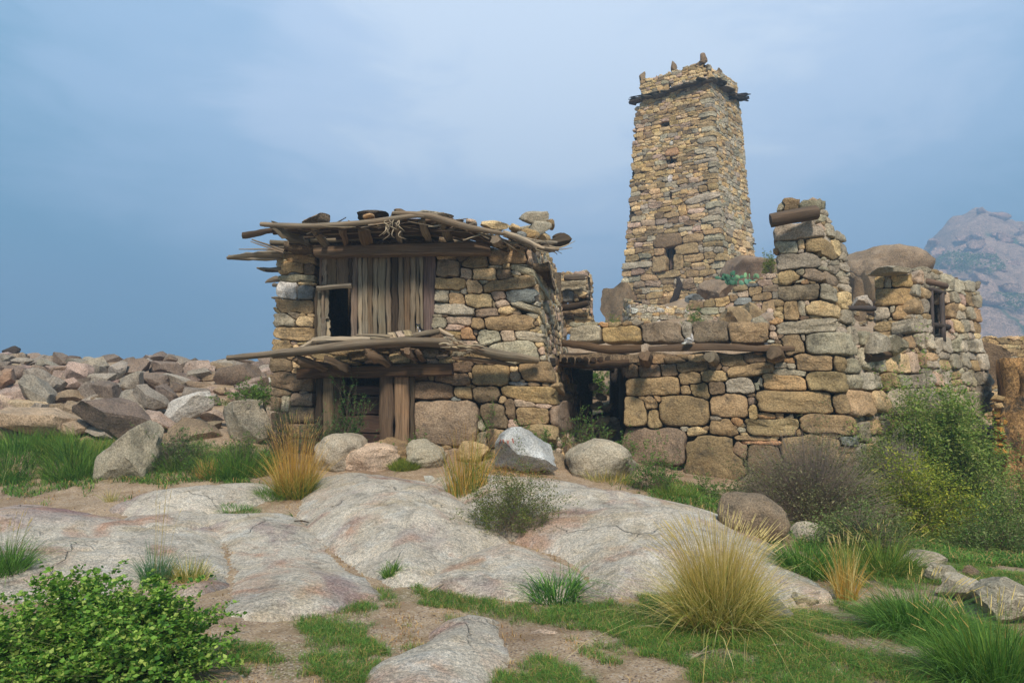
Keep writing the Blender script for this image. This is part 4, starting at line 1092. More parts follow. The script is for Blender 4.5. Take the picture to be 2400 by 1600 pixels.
holes = [('l', [(1300,802),(1800,806),(1800,828),(1300,832)]), ('l', [(1800,503),(1918,482),(1922,515),(1805,532)]), ('r', [(2180,676),(2214,684),(2211,785),(2184,800)]), ('l', [(1430,834),(1466,834),(1462,1000),(1440,1090),(1430,1090)])]
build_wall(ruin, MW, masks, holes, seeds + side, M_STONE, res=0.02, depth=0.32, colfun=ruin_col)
# second pillar further back
PW = FoldWall((2142, 800, 12.45), (2138, 650, 12.5), (2048, 800, 12.75), None); PW.folded = False
F2 = [(1550,1040,1700,1185,'y',0,4),(1690,1045,1770,1180,'g',0,3),(1770,1020,2030,1175,'y',0,4),(1525,1175,2030,1390,'y',0,5),(1530,1400,1750,1568,'c',0,3),(1790,1400,2065,1565,'y',0,4),(1750,1400,1820,1480,'g'),(1515,1575,2040,1700,'b',0,6),(1530,1705,2030,1880,'b',0,4)]
build_wall(ruin, PW, [('l', [(2050,642),(2139,640),(2146,850),(2046,850)])], [], bb(1750, 450, S5, PW, 'l', F2), M_STONE, res=0.02, depth=0.35, fill_cols='gcb')
rock_px('capstone', (2040,625,2135,645), 12.45, 'c', rot=-2, angular=0.5, sub=3, parent=ruin, depth=0.25)
# timbers
log('lintel_log', ruin, [(1806,518,11.15),(1850,509,11.1),(1914,498,11.1)], [16,16,17], srgb((108, 92, 76)), sides=14, rough=0.05)
log('beam', ruin, [(1318,802,12.0),(1360,808,12.0),(1430,818,11.95),(1502,816,11.9)], [11,13,14,12], srgb((104, 84, 62)), flat=0.9, rough=0.12)
log('beam', ruin, [(1520,818,11.85),(1600,814,11.75),(1700,813,11.6),(1780,817,11.45),(1862,816,11.3)], [9,12,12,10,8], srgb((104, 86, 66)), flat=0.85, rough=0.12)
log('beam_end', ruin, [(1514,850,12.4),(1512,838,11.8),(1511,832,11.6)], [13,15,14], 'b', rough=0.2)
log('beam_end', ruin, [(1680,850,12.3),(1672,842,11.6),(1663,836,11.35)], [14,15,14], 'g', rough=0.1)
log('beam_end', ruin, [(1830,835,12.0),(1818,830,11.3),(1812,828,11.1)], [15,17,16], 'b', rough=0.2)
log('door_lintel', ruin, [(1310,848,12.6),(1390,853,12.4),(1475,850,12.3)], [11,12,11], srgb((84, 66, 48)))
log('door_lintel', ruin, [(1315,838,12.9),(1390,838,12.8),(1475,838,12.7)], [9,9,9], 'd')
for k in range(9): log('ceiling_pole', ruin, [(1322 + k * 17, 842, 12.3), (1324 + k * 15, 846, 13.6), (1326 + k * 13, 850, 15.2)], [7, 7, 6], 'd', 7)
board('ledge_board', ruin, (2030, 848, 11.3), (2038, 832, 11.2), (2085, 840, 11.85), (2090, 826, 11.75), 12, srgb((96, 78, 58)))
rock_px('stone', (2020,778,2085,830), 11.45, 'c', rot=0, angular=0.7, sub=3, parent=ruin, depth=0.3)
rock_px('stone', (2075,785,2120,835), 11.8, 'g', rot=0, angular=0.7, sub=3, parent=ruin, depth=0.25)
# passage behind the doorway: side walls, ceiling, broken far wall with daylight above the rubble
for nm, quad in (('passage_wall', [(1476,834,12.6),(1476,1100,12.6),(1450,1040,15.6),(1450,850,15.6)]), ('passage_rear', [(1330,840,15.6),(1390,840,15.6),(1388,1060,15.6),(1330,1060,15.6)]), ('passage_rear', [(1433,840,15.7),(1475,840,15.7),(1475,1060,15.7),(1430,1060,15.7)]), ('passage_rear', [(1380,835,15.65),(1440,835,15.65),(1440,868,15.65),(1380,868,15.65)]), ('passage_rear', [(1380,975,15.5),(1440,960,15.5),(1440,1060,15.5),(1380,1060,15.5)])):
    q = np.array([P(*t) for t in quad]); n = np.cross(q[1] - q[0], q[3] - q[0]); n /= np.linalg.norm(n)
    A = Acc(); A.add(np.concatenate([q, q + n * 0.25]), None, [(0,1,2,3),(7,6,5,4),(0,4,5,1),(1,5,6,2),(2,6,7,3),(3,7,4,0)], srgb((60, 52, 44))); A.build(nm, M_MUD, ruin, smooth=False)  # walls coloured very dark, so the passage shade is partly painted in
rx = np.linspace(1316, 1835, 24); A = Acc(); Vt = []
for t in (0.0, -0.14):
    for Yk in (12.45, 13.2, 14.2, 15.6):
        for x in rx: Vt.append(((x - 1200) / F * (12.0 if x < 1500 else 11.8) + 0.0, Yk - (x - 1316) * 0.0012 , 2.30 + t + 0.03 * math.sin(x * .05 + Yk)))
Vt = np.array(Vt); n1 = 24; n2 = 4; Q = []
for l in range(2):
    for a in range(n2 - 1):
        for c in range(n1 - 1): s = l * n1 * n2 + a * n1 + c; Q.append((s, s + 1, s + n1 + 1, s + n1))
for c in range(n1 - 1): Q.append((c, n1 * n2 + c, n1 * n2 + c + 1, c + 1))
A.add(Vt, None, Q, srgb((120, 102, 80))); A.build('roof_deck', M_MUD, ruin)
for k, (x, y, w, c) in enumerate(((1392,905,26,'w'),(1410,930,28,'c'),(1398,950,30,'g'),(1424,955,30,'c'),(1440,985,26,'w'),(1412,985,34,'g'),(1385,1000,34,'g'),(1430,1015,34,'b'))):
    rock_px('fallen_stone', (x - w / 2, y - w * .35, x + w / 2, y + w * .4), 14.6 - k * 0.12, c, ['topmost whitish','pale, second from the top','middle left grey','middle right pale','lower right whitish','lower middle grey','lowest left grey','lowest brown'][k] + ' stone of the rubble heap seen through the dark passage', 'stone', RNG.uniform(-30, 30), 0.6, 3, group='fallen stones inside the passage')
# window frame in the right wall
wf = lambda a, b, r: log('window_frame', ruin, [a, b], r, srgb((70, 64, 60)), 6, 0.04)
ZW = 2352 / 1150.0
def onr(px, py, w=0.02):
    u, v = MW.uv(px, py, 'r'); p = MW.map(np.array([u]), np.array([v]), w)[0]; return p
def frame(a, b, rm, c, nm='window_frame', sides=6):
    V, T, Q, UV = tube_geo([onr(*a), onr(*b)], rm, sides, 0.08); A = Acc(); A.add(V, T, Q, c, UV); A.build(nm, M_WOOD, ruin, uv=True)
fc = srgb((84, 76, 72))
frame((2174,678), (2210,688), 0.045, fc); frame((2205,686), (2208,800), 0.05, fc); frame((2180,680), (2184,800), 0.035, fc); frame((2182,762), (2222,768), 0.05, srgb((74, 66, 60)), 'window_sill')
frame((2165,660), (2215,672), 0.06, srgb((120, 100, 84)), 'window_lintel')
# inner back wall that shows through the window
q = np.array([P(2150,650,14.2), P(2245,650,14.4), P(2245,830,14.4), P(2150,830,14.2)])
A = Acc(); A.add(np.concatenate([q, q + np.array([0,0.3,0])]), None, [(0,1,2,3),(7,6,5,4),(0,4,5,1),(1,5,6,2),(2,6,7,3),(3,7,4,0)], srgb((120, 100, 76))); A.build('inner_wall', M_MUD, ruin, smooth=False)
frame((1984,722), (2046,724), 0.05, fc, 'shelf_timber')

# small white ornaments by the parapet
for nm, bx, c, lab in (('quartz_stone', (1604,790,1628,806), 'w', 'white quartz lump standing between two parapet blocks'), ('quartz_stone', (1597,801,1608,808), 'w', 'tiny white pebble lying left of the quartz lump'),
    ('quartz_stone', (1791,795,1810,808), 'w', 'white pebble at the right end of the parapet row')):
    rock_px(nm, bx, 11.55, srgb((225, 222, 214)), lab, 'stone', 0, 0.6, 3)
rock_px('quartz_spike', (1618,780,1625,797), 11.55, srgb((228, 224, 216)), 'thin white quartz spike pointing up beside the parapet', 'stone', 0, 0.7, 2, depth=0.03)

# ================================================================== small ruin between hut and tower
stub = thing('wall_stub', 'short ruined wall with two timber logs, seen between the hut and the tower', 'wall', P(1345, 790, 15.7))
SW = FoldWall((1378, 760, 15.2), (1374, 640, 15.3), (1300, 740, 15.7), (1392, 740, 17.2)); SW.folded = True
S_ = [(1865,1035,2225,1155,'g'),(1930,1155,2065,1315,'u',0,2.8),(2110,1140,2240,1290,'b',0,3),(2070,1190,2110,1240,'p'),(2095,1380,2260,1495,'b'),(1940,1420,2020,1505,'r'),(2060,1505,2260,1590,'g'),(1930,935,2030,1030,'t'),(2190,940,2250,1010,'t'),(1880,1510,2050,1600,'t')]
build_wall(stub, SW, [('l', [(1298,640),(1376,634),(1379,780),(1298,780)]), ('r', [(1375,634),(1386,645),(1390,780),(1379,780)])], [('l', [(1300,712),(1380,702),(1380,718),(1300,730)])], bb(950, 460, S5, SW, 'l', S_), M_STONE, res=0.025, depth=0.3, fill_cols='tgpr')
log('timber', stub, [(1312,722,15.4),(1345,718,15.2),(1380,710,15.0)], [8,9,7], 'd'); log('timber', stub, [(1326,651,15.3),(1350,650,15.1),(1370,650,15.1)], [7,8,7], srgb((104, 90, 78)))

# ================================================================== watch tower
tower = thing('watch_tower', 'tall tapering square stone watchtower with a ragged parapet on the hilltop', 'tower', P(1640, 700, 27))
TW = FoldWall((1694, 660, 26.0), (1663, 212, 26.75), (1456, 660, 28.2), (1775, 620, 28.3)); TW.folded = True
zt = P(1663, 205, 26.75)[2]; zb = P(1694, 700, 26)[2]
def tcol(u, v, r):
    f = (v - zb) / (zt - zb)
    if u > 0: return r.choice(list('gctbgtyg'))
    if f < 0.28: return r.choice(list('bgdbgbtr'))
    if f < 0.6: return r.choice(list('bggtybtdp'))
    return r.choice(list('tytybdtgyp'))
q_ = []
v = zb - 0.6
while v < zt - 0.4:
    f = (v - zb) / (zt - zb); h = (0.30 - 0.12 * f) * RNG.uniform(0.85, 1.15)
    a = RNG.uniform(0.35, 0.75) if RNG.random() < 0.5 else RNG.uniform(0.15, 0.3); b_ = RNG.uniform(0.15, 0.4)
    q_.append([(b_ - a) / 2, v + h / 2, (a + b_) / 2, h / 2 * 0.95, RNG.normal(0.03, 0.03), 'g' if RNG.random() < .65 else 'b', 4.0]); 
    v += h
hf = lambda v: float(np.interp((v - zb) / (zt - zb), [0, 0.25, 0.5, 1.1], [0.31, 0.25, 0.19, 0.14]))
tw_s = rows(TW, -4.8, 0, zb - 1.0, zt + 1.2, hf, (1.2, 2.6), tcol, wave=0.03) + rows(TW, 0, 4.2, zb - 0.6, zt + 1.2, hf, (0.9, 2.2), tcol, wave=0.03)
tx, ty, ts = 1400, 100, 1086 / 450.0
T_ = [(320,1080,475,1165,'d',0,2.6),(310,1205,392,1300,'b',0,5),(430,1200,487,1282,'b',0,5),(432,1137,570,1198,'b',0,5),(323,1160,384,1205,'b'),(385,600,458,642,'o',0,5),(338,1292,470,1328,'b',0,4),(400,750,425,785,'w'),(413,558,428,580,'w'),
      (480,1078,605,1135,'b',-4),(145,1240,305,1280,'g',0,5),(500,845,690,915,'g',-10,4),(410,790,640,835,'g',-8,4),(200,1055,275,1085,'t'),(458,920,505,975,'y',0,4)]
big = bb(tx, ty, ts, TW, 'l', T_)
allq = big + [s for s in q_ if not overlaps(s, big)]
tw_s = [s for s in tw_s if not overlaps(s, allq)]
par_top = [(1501,186),(1530,180),(1545,178),(1560,172),(1575,168),(1600,158),(1625,148),(1645,140)]
masks = [('l', [(1489,245),(1497,245),(1501,186),(1530,182),(1545,177),(1560,172),(1590,162),(1625,149),(1650,141),(1663,212),(1694,660),(1697,740),(1448,740),(1456,660),(1470,514),(1481,349)]),
         ('r', [(1649,141),(1670,158),(1690,170),(1712,184),(1729,197),(1730,235),(1736,253),(1752,431),(1771,597),(1776,660),(1696,740),(1694,660),(1663,212)])]
holes = [('l', [(1562,580),(1579,578),(1578,632),(1563,634)]), ('l', [(1570,368),(1576,368),(1575,382),(1570,383)]), ('l', [(1570,450),(1575,450),(1574,468),(1570,469)]), ('l', [(1566,196),(1573,195),(1573,204),(1567,205)]),
 ('l', [(1557,292),(1563,292),(1563,298),(1557,298)]), ('r', [(1699,300),(1703,300),(1703,306),(1699,306)])]
build_wall(tower, TW, masks, holes, allq + tw_s, M_FAR, res=0.032, depth=0.3, gap=0.035, limit=295, min_px=7, colfun=tcol, fills=[(0.12, 0.08, 900), (0.08, 0.05, 1500), (0.05, 0.035, 1200)], core_w=-0.09, core_col=(0.09, 0.07, 0.05), proud=0.03)
board('window_shutter', tower, (1569, 583, 27.6), (1577, 583, 27.6), (1569, 632, 27.5), (1577, 632, 27.5), 3, srgb((110, 92, 80)))
# inner darkness: back walls of the tower shaft
cB = TW.map(np.array([-3.4, 0.0, 2.6]), np.array([zb, zb, zb]), -0.5); cT = TW.map(np.array([-2.8, 0.0, 2.0]), np.array([zt + .2] * 3), -0.5)
far_b = cB[0] + cB[2] - cB[1]; far_t = cT[0] + cT[2] - cT[1]
V = np.array([cB[0], far_b, cB[2], cT[0], far_t, cT[2]]); o_ = np.array([0.15, 0.5, 0])
A = Acc(); A.add(np.concatenate([V, V + o_]), None, [(0,1,4,3),(1,2,5,4),(9,10,7,6),(10,11,8,7),(3,4,10,9),(4,5,11,10)], srgb((110, 95, 70))); A.build('rear_wall', M_MUD, tower, smooth=False)
# finials
for (x, y0, y1, w, side_, u_) in ((1506,169,190,11,'l',0),(1579,146,166,12,'l',0),(1649,126,146,13,'l',0),(1687,159,178,12,'r',0)):
    rock_px('finial', (x - w * .7, y0 - 3, x + w * .7, y1), {1506:28.6,1579:27.8,1649:26.95,1687:27.8}[x], 'd', angular=0.8, sub=3, parent=tower, depth=0.12, noise_amt=0.05, down=6, mat=M_FAR)
# projecting slate ledge with brushwood ends
def ont(px, py, side, w):
    u, v = TW.uv(px, py, side); return TW.map(np.array([u]), np.array([v]), w)[0]
for side_, pts in (('l', [(1486,240),(1520,230),(1550,222),(1580,212),(1615,202),(1656,190)]), ('r', [(1668,192),(1685,203),(1700,216),(1718,228),(1738,236)])):
    pts = np.array(pts, float); n = 20 if side_ == 'l' else 12
    for k in range(n):
        t = (k + RNG.uniform(-.2, .2)) / (n - 1) * (len(pts) - 1); t = min(max(t, 0), len(pts) - 1.001); i = int(t); p = pts[i] * (1 - (t - i)) + pts[i + 1] * (t - i)
        c = ont(p[0], p[1] + RNG.normal(0, 2.5), side_, 0.10)
        V, T = rock_geo((0, 0, 0), (RNG.uniform(0.16, 0.34), RNG.uniform(0.14, 0.28), RNG.uniform(0.03, 0.06)), 0, int(k * 7 + n), 0.7, 2)
        d = TW.D[side_]; yw = math.atan2(d[1], d[0]); R = np.array([[math.cos(yw), -math.sin(yw), 0], [math.sin(yw), math.cos(yw), 0], [0, 0, 1]])
        A = Acc(); A.add(V @ R.T + c, T, None, jit(srgb((96, 88, 76)), 0.15)); A.build('ledge_slate', M_FAR, tower)
A = Acc()
for k in range(16):
    a = np.array([1490 + RNG.uniform(-4, 30), 237 + RNG.normal(0, 3)]); L_ = RNG.uniform(20, 45)
    p0 = ont(a[0], a[1] - 4, 'l', 0.12); p1 = ont(a[0] - L_ if a[0] - L_ > 1476 else 1476 + RNG.uniform(0, 8), a[1] + RNG.uniform(-1, 7), 'l', 0.2)
    V, T, Q, UV = tube_geo([p0, p1], [0.035, 0.012], 5, 0.2); A.add(V, T, Q, WOODC['k'], UV)
for k in range(26):
    p0 = ont(1705 + RNG.uniform(0, 20), 225 + RNG.normal(0, 4), 'r', 0.0); p1 = ont(1728 + RNG.uniform(0, 14), 231 + RNG.uniform(-8, 14), 'r', 0.35)
    V, T, Q, UV = tube_geo([p0, p1], [0.05, 0.02], 5, 0.2); A.add(V, T, Q, jit(WOODC['k'], .2), UV)
A.build('ledge_brushwood', M_WOOD, tower, uv=True, kind='stuff')
log('leaning_timber', None, [(1573,716,25.9),(1585,690,26.0),(1592,670,26.1),(1588,650,26.3)], [6,7,7,3], 'k', rough=0.2, label='charred forked timber leaning on the foot of the tower', category='timber')
log('peg', tower, [(1754,571,28.0),(1772,572,28.0)], [1.5,1.5], 'k')

# ================================================================== terrace walls below the tower
terr = thing('terrace_wall', 'low crumbling grey rubble wall at the foot of the tower', 'wall', P(1550, 780, 21))
GW = FoldWall((1478, 760, 20.6), (1477, 700, 20.7), (1455, 740, 21.6), (1660, 740, 21.2)); GW.folded = True
ts_ = rows(GW, -0.5, 2.6, 2.8, 5.2, lambda v: 0.15, (0.9, 2.0), lambda u, v, r: r.choice(list('cgcgtw')), wave=0.04)
build_wall(terr, GW, [('l', [(1462,700),(1478,703),(1480,775),(1458,775)]), ('r', [(1477,703),(1500,712),(1520,716),(1570,716),(1610,722),(1655,728),(1655,775),(1480,775)])], [], ts_, M_FAR, res=0.03, depth=0.35, min_px=6)
ter2 = thing('terrace_wall', 'stepped dry stone wall climbing from the rubble wall to the tall pillar', 'wall', P(1730, 770, 19.5))
RW = FoldWall((1612, 750, 19.8), (1612, 700, 19.85), None, (1860, 740, 18.6)); RW.folded = False
X_ = [(1100,600,1265,675,'b'),(1275,585,1390,655,'b'),(1395,545,1555,655,'y',-5),(1505,610,1605,690,'p',0,3),(1600,550,1790,635,'u',-5),(1795,500,2020,590,'b',0,2.6),(1640,475,1755,545,'p'),(1760,435,1910,540,'b'),(1605,420,1745,490,'b'),(1740,395,1855,440,'u'),(1865,350,2025,430,'p'),
 (1945,275,2065,345,'p'),(2035,330,2115,405,'b'),(1920,415,2085,490,'r'),(2020,490,2160,570,'g'),(1240,660,1430,740,'g'),(1430,660,1500,715,'c'),(1905,575,2115,740,'b',0,2.6),(2115,600,2180,700,'u'),(1560,530,1640,600,'b'),(1610,640,1700,680,'t')]
build_wall(ter2, RW, [('r', [(1612,706),(1650,702),(1700,696),(1722,672),(1760,662),(1785,650),(1800,640),(1865,640),(1865,790),(1612,790)])], [], bb(1380, 580, 4.704, RW, 'r', X_), M_STONE, res=0.03, depth=0.35, fill_cols='tgbp', min_px=6)
# ================================================================== boulders
PALR = {k: (v * 0.75 + v.mean() * 0.25) * np.array([0.84, 0.80, 0.80]) for k, v in PAL.items()}
def rubY(yb): return float(np.interp(yb, [820, 860, 900, 950, 1000, 1100], [21, 19, 16.5, 14.3, 12.5, 11.5]))
R_ = [  # zoom boxes of the rubble field (0,800)
 (0,340,165,560,'o',0,.5,'bright orange boulder at the left edge of the rubble field'),
 (195,420,720,790,'g',33,.5,'long dark lichened slab tilted down to the right in the rubble field'),
 (330,330,745,690,'g',10,.6,'large grey boulder leaning behind the long dark slab'),
 (0,580,265,710,'p',10,.5,'pink flat rock at the left edge under the orange boulder'),
 (170,520,480,750,'p',30,.6,'pinkish wedge just left of the long dark slab'),
 (0,670,255,790,'p',5,.5,'lowest pink rock of the stack at the left edge'),
 (190,725,575,850,'t',6,.5,'tan flat boulder above the largest tan boulder'),
 (110,810,960,1100,'t',6,.6,'largest tan boulder with a crack, at the foot of the rubble field on the left'),
 (640,920,1060,1140,'t',20,.6,'tan wedge at the grass edge right of the cracked boulder'),
 (975,690,1810,1110,'r',14,.6,'largest reddish brown boulder in the middle of the rubble field'),
 (760,720,990,900,'b',20,.5,'rounded brown rock left of the largest reddish boulder'),
 (600,750,790,860,'b',-10,.5,'small brown rock under the end of the long dark slab'),
 (970,655,1200,800,'c',-28,.4,'small pale rock leaning up right on the largest reddish boulder'),
 (720,440,1030,610,'p',6,.6,'pink flat boulder right of the large grey leaning one'),
 (720,590,1030,760,'b',-6,.5,'brown boulder in shadow under the pink flat one'),
 (960,470,1240,720,'g',-25,.7,'pointed grey rock rising to the right above the reddish boulder'),
 (1140,480,1500,750,'r',20,.7,'brown peaked boulder behind the largest reddish boulder'),
 (1485,600,1930,870,'g',28,.6,'grey lichened slab sloping right, beside the largest reddish boulder'),
 (1620,535,2060,860,'c',32,.7,'pale peaked boulder behind the lichened slab'),
 (1860,530,2200,760,'r',26,.6,'flat brown slab sloping right behind the pale peaked boulder'),
 (1430,390,1760,620,'g',-5,.5,'smooth grey boulder in the upper middle of the rubble field'),
 (1460,210,1830,430,'r',-12,.6,'large pink brown boulder below the ridge of the rubble field'),
 (1715,350,2055,570,'r',22,.6,'orange brown angular boulder right of the smooth grey one'),
 (1110,385,1410,510,'g',-5,.5,'flat grey boulder with a dark stain, in the upper middle'),
 (1320,235,1570,460,'c',-30,.6,'grey boulder on the ridge, leaning left'),
 (1095,280,1355,445,'g',-8,.5,'grey rock just below the ridge, left of the leaning one'),
 (835,265,1115,490,'p',10,.6,'two toned boulder, grey above and pink below, near the ridge'),
 (765,225,1115,395,'p',-8,.5,'pale pink boulder on the ridge behind the two toned one'),
 (675,350,850,450,'p',10,.5,'small pink rock under the ridge'),
 (450,225,780,370,'g',5,.5,'grey pink flat boulder near the ridge on the left'),
 (345,165,655,300,'c',0,.5,'pale rounded boulder on the ridge at the left'),
 (240,285,485,380,'p',4,.4,'low pink rock under the pale ridge boulder'),
 (60,290,305,445,'r',15,.5,'brown pink rock right of the orange boulder'),
 (140,205,450,310,'c',0,.4,'pale flat rock on the left ridge'),
 (-60,150,200,280,'g',-5,.5,'grey rock at the left end of the ridge'),
 (50,55,235,190,'k',-20,.8,'dark jagged rock sticking up at the left end of the ridge'),
 (235,135,365,225,'b',0,.6,'small brown rock next to the dark jagged one'),
 (625,150,905,300,'r',22,.6,'brown rock sloping down right on the ridge'),
 (1835,128,2015,270,'r',0,.6,'block shaped pinkish rock standing highest on the ridge'),
 (2015,163,2160,290,'d',25,.3,'round dark brown rock right of the block shaped one'),
 (1875,225,2265,405,'r',16,.5,'long pinkish rock under the block shaped one'),
 (1815,278,1965,405,'p',10,.5,'small pink rock left of the long pinkish one'),
 (1700,195,1875,325,'g',-30,.6,'tilted grey rock left of the block shaped one'),
 (1520,190,1720,300,'r',-8,.5,'flat brown rock on the ridge in the middle'),
 (2000,395,2345,540,'g',0,.5,'flat dark grey boulder towards the right of the rubble'),
 (2085,510,2310,630,'d',15,.5,'small dark rock under the flat dark grey boulder'),
 (1720,855,2110,1030,'p',5,.5,'low pink rock in front of the pale tilted boulders'),
 (-40,950,245,1170,'b',10,.5,'brown rock at the left edge just above the grass'),
 (1060,1040,1510,1170,'c',4,.5,'flat pale rock lying at the edge of the grass'),
]
R4 = [(1145,405,1500,600,'w',-20,.6,'pale cream boulder, the brightest of the rubble field'),(1235,368,1475,470,'g',10,.6,'grey pink boulder above the pale cream one'),(1265,332,1490,388,'b',4,.5,'flat tan rock above the cream boulder'),
 (1475,205,1790,370,'d',-6,.5,'large dark purplish boulder at the right of the rubble field'),(1430,192,1660,250,'g',0,.5,'flat grey rock on the ridge left of the hut'),(1280,180,1440,310,'p',-10,.5,'pinkish grey boulder on the ridge'),
 (1295,230,1485,345,'g',10,.5,'grey boulder under the flat ridge rock'),(1165,345,1305,415,'d',10,.5,'small dark rock in the middle right of the rubble'),(1430,418,1525,485,'g',0,.4,'small grey rock right of the cream boulder'),
 (1475,368,1570,435,'b',0,.4,'small rounded brown rock under the dark purplish boulder'),(1365,530,1575,600,'p',0,.4,'low rosy rock at the edge of the grass right of the cream boulder'),(955,540,1180,610,'p',0,.5,'flat rosy rock in front of the lichened slab'),
 (1785,148,1895,212,'p',0,.5,'pink block at the hut corner under the long canopy pole'),(1600,186,1790,222,'d',0,.4,'flat dark rock beside the hut'),(1775,218,1890,285,'g',0,.4,'grey rock at the hut corner'),(1740,306,1880,352,'w',0,.4,'flat whitish rock at the hut corner above the green mat'),
 (1630,180,1720,200,'g',0,.4,'thin grey rock on the ridge beside the hut'),(1175,585,1560,740,'b',2,.7,'cracked brown ledge of rock behind the shrub')]
for x0, y0, x1, y1, c, rot, an, lab in R_:
    bx = (x0 / S5, 800 + y0 / S5, x1 / S5, 800 + y1 / S5)
    gw, gh = (bx[2] - bx[0]) * .07, (bx[3] - bx[1]) * .10; bx = (bx[0] - gw, bx[1] - gh * .6, bx[2] + gw, bx[3] + gh)
    rock_px('boulder', bx, rubY(bx[3]), PALR[c], lab, 'boulder', rot, an + .3, 4 if x1 - x0 > 300 else 3, mat=M_RUBBLE, noise_amt=0.07, down=(bx[3] - bx[1]) * 0.12)
for x0, y0, x1, y1, c, rot, an, lab in R4:
    bx = (x0 / 2.94, 780 + y0 / 2.94, x1 / 2.94, 780 + y1 / 2.94)
    rock_px('boulder', bx, rubY(bx[3]), PALR[c], lab, 'boulder', rot, an + .3, 4, mat=M_RUBBLE, noise_amt=0.07, down=(bx[3] - bx[1]) * 0.12)
# the jumble between and beyond the large ones
kinds = {'r': 'reddish brown', 'p': 'pinkish', 'g': 'grey', 'b': 'tan brown', 'd': 'dark'}
rr = np.random.default_rng(21)
for k in range(200):
    t = rr.uniform(0, 1); Y = 12.6 + 8.8 * t ** 0.9
    px = rr.uniform(-330, 640); X = (px - 1200) / F * Y
    if px > 520 and Y < 14: continue
    z = float(gz(np.array([X]), np.array([Y]))[0]); s_ = rr.uniform(0.16, 0.42) * (1.3 if px < 0 else 1)
    c = rr.choice(list('rpgbd'), p=[.28, .26, .2, .18, .08])
    V, T = rock_geo((X, Y, z - s_ * 0.1), (s_ * rr.uniform(.9, 1.7), s_, s_ * rr.uniform(.5, .8)), rr.uniform(-.6, .6), 500 + k, 0.9, 3, noise_amt=0.07)
    A = Acc(); A.add(V, T, None, jit(PALR[c], 0.15, rr))
    row = 'upper' if Y > 17.5 else ('middle' if Y > 14.8 else 'lowest'); side_ = 'left edge' if px < 150 else ('middle' if px < 400 else 'hut side')
    A.build('rubble_rock', M_RUBBLE, sharp=0.5, label=f'small {kinds[c]} rock wedged among boulders in the {row} rows at the {side_}', category='rock', group=f'{kinds[c]} rocks, {row} rows, {side_}')

B5 = [((290,140,560,330),'c',0,.25,'pale tan boulder nearest the tall orange grass tuft'),((425,192,725,330),'p',0,.3,'rosy tan boulder in front, second of the row from the left'),
 ((555,150,805,310),'b',18,.35,'tan boulder with a hump behind the rosy one'),((752,165,950,300),'c',8,.3,'rounded tan boulder left of the dry grass'),((1005,178,1170,260),'t',0,.3,'low pale boulder behind the dry grass'),
 ((1195,103,1515,330),'w',4,.45,'whitish grey boulder with faint red painted marks'),((1543,168,1918,400),'c',10,.3,'large rounded beige boulder right of the painted one'),
 ((1400,225,1560,370),'r',0,.3,'brown rock in the gap between the painted and the beige boulders'),((1215,215,1510,335),'r',-6,.4,'brown underside rock carrying the painted boulder'),((1355,90,1520,170),'b',10,.3,'brown rock against the hut corner behind the painted boulder')]
GRAF = None
for bx, c, rot, an, lab in B5:
    b_ = (600 + bx[0] / 2.138, 950 + bx[1] / 2.138, 600 + bx[2] / 2.138, 950 + bx[3] / 2.138)
    Yb = 10.35 if c == 'w' else (10.5 if 'beige boulder right' in lab else (10.75 if 'behind' not in lab else 11.0))
    if c == 'w': b_ = (b_[0], b_[1], b_[2], b_[3] - 6)
    if lab.startswith('brown underside'): Yb = 10.55
    if 'hut corner' in lab: Yb = 11.0
    if 'in the gap' in lab: Yb = 10.9
    ob = rock_px('boulder', b_, Yb, srgb((188, 187, 182)) if c == 'w' else c, lab, 'boulder', rot, an, 5, noise_amt=0.10, down=10, depth=0.45 if c == 'w' else None)
    if c == 'w': GRAF = ob
OT = [((1685,1155,1842,1262),8.95,'r',10,.3,'rounded reddish brown boulder at the foot of the grey bush'),((1835,1226,1972,1275),7.6,'c',0,.5,'pale knobbly rock behind the bright green grass'),
 ((2100,1290,2215,1335),7.2,'c',0,.4,'pale rock at the right, upper of the row down the slope'),((2150,1318,2262,1365),6.9,'c',8,.5,'grey white rock second in the row at the right'),
 ((2255,1328,2308,1355),6.9,'d',0,.4,'small dark rock at the right end of the pale row'),((2205,1350,2325,1420),6.3,'g',4,.4,'pale flat boulder beside the big lichened rock at the right edge'),
 ((2270,1352,2470,1470),5.9,'g',8,.5,'big lichened grey rock at the right edge'),((1755,1396,1858,1455),5.75,'u',8,.8,'dark slate coloured angular rock at the foot of the golden tuft'),
 ((1850,1388,1918,1420),6.05,'g',10,.6,'low flat grey rock right of the slate coloured one'),((993,1113,1020,1132),9.9,'w',0,.4,'little cream stone lying on the bedrock behind the dome'),
 ((225,1106,250,1120),10.2,'p',0,.3,'small pale pebble on the dirt at the left'),((165,1098,195,1116),10.3,'t',0,.4,'small tan stone in the grass at the far left'),
 ((1240,1478,1320,1492),4.9,'p',0,.5,'thin pinkish stone flush with the turf'),
 ((240,985,375,1125),10.9,'c',-8,.4,'big grey beige boulder in the grass at the left'),((515,932,640,1045),11.4,'c',-10,.5,'large boulder with a rosy cap beside the hut'),
 ((440,1050,530,1085),10.9,'b',0,.3,'low brown rock in the grass near the hut boulder'),((60,1085,140,1115),10.9,'t',0,.4,'low tan rock below the ledge at the left')]
for bx, Yb, c, rot, an, lab in OT:
    Yb = float(spot((bx[0] + bx[2]) / 2, bx[3] - 3)[1]) + 0.35 * (bx[2] - bx[0]) * Yb / F
    rock_px('boulder' if bx[2] - bx[0] > 60 else 'stone', bx, Yb, c, lab, 'boulder' if bx[2] - bx[0] > 60 else 'stone', rot, an, 4, noise_amt=0.11, down=6)
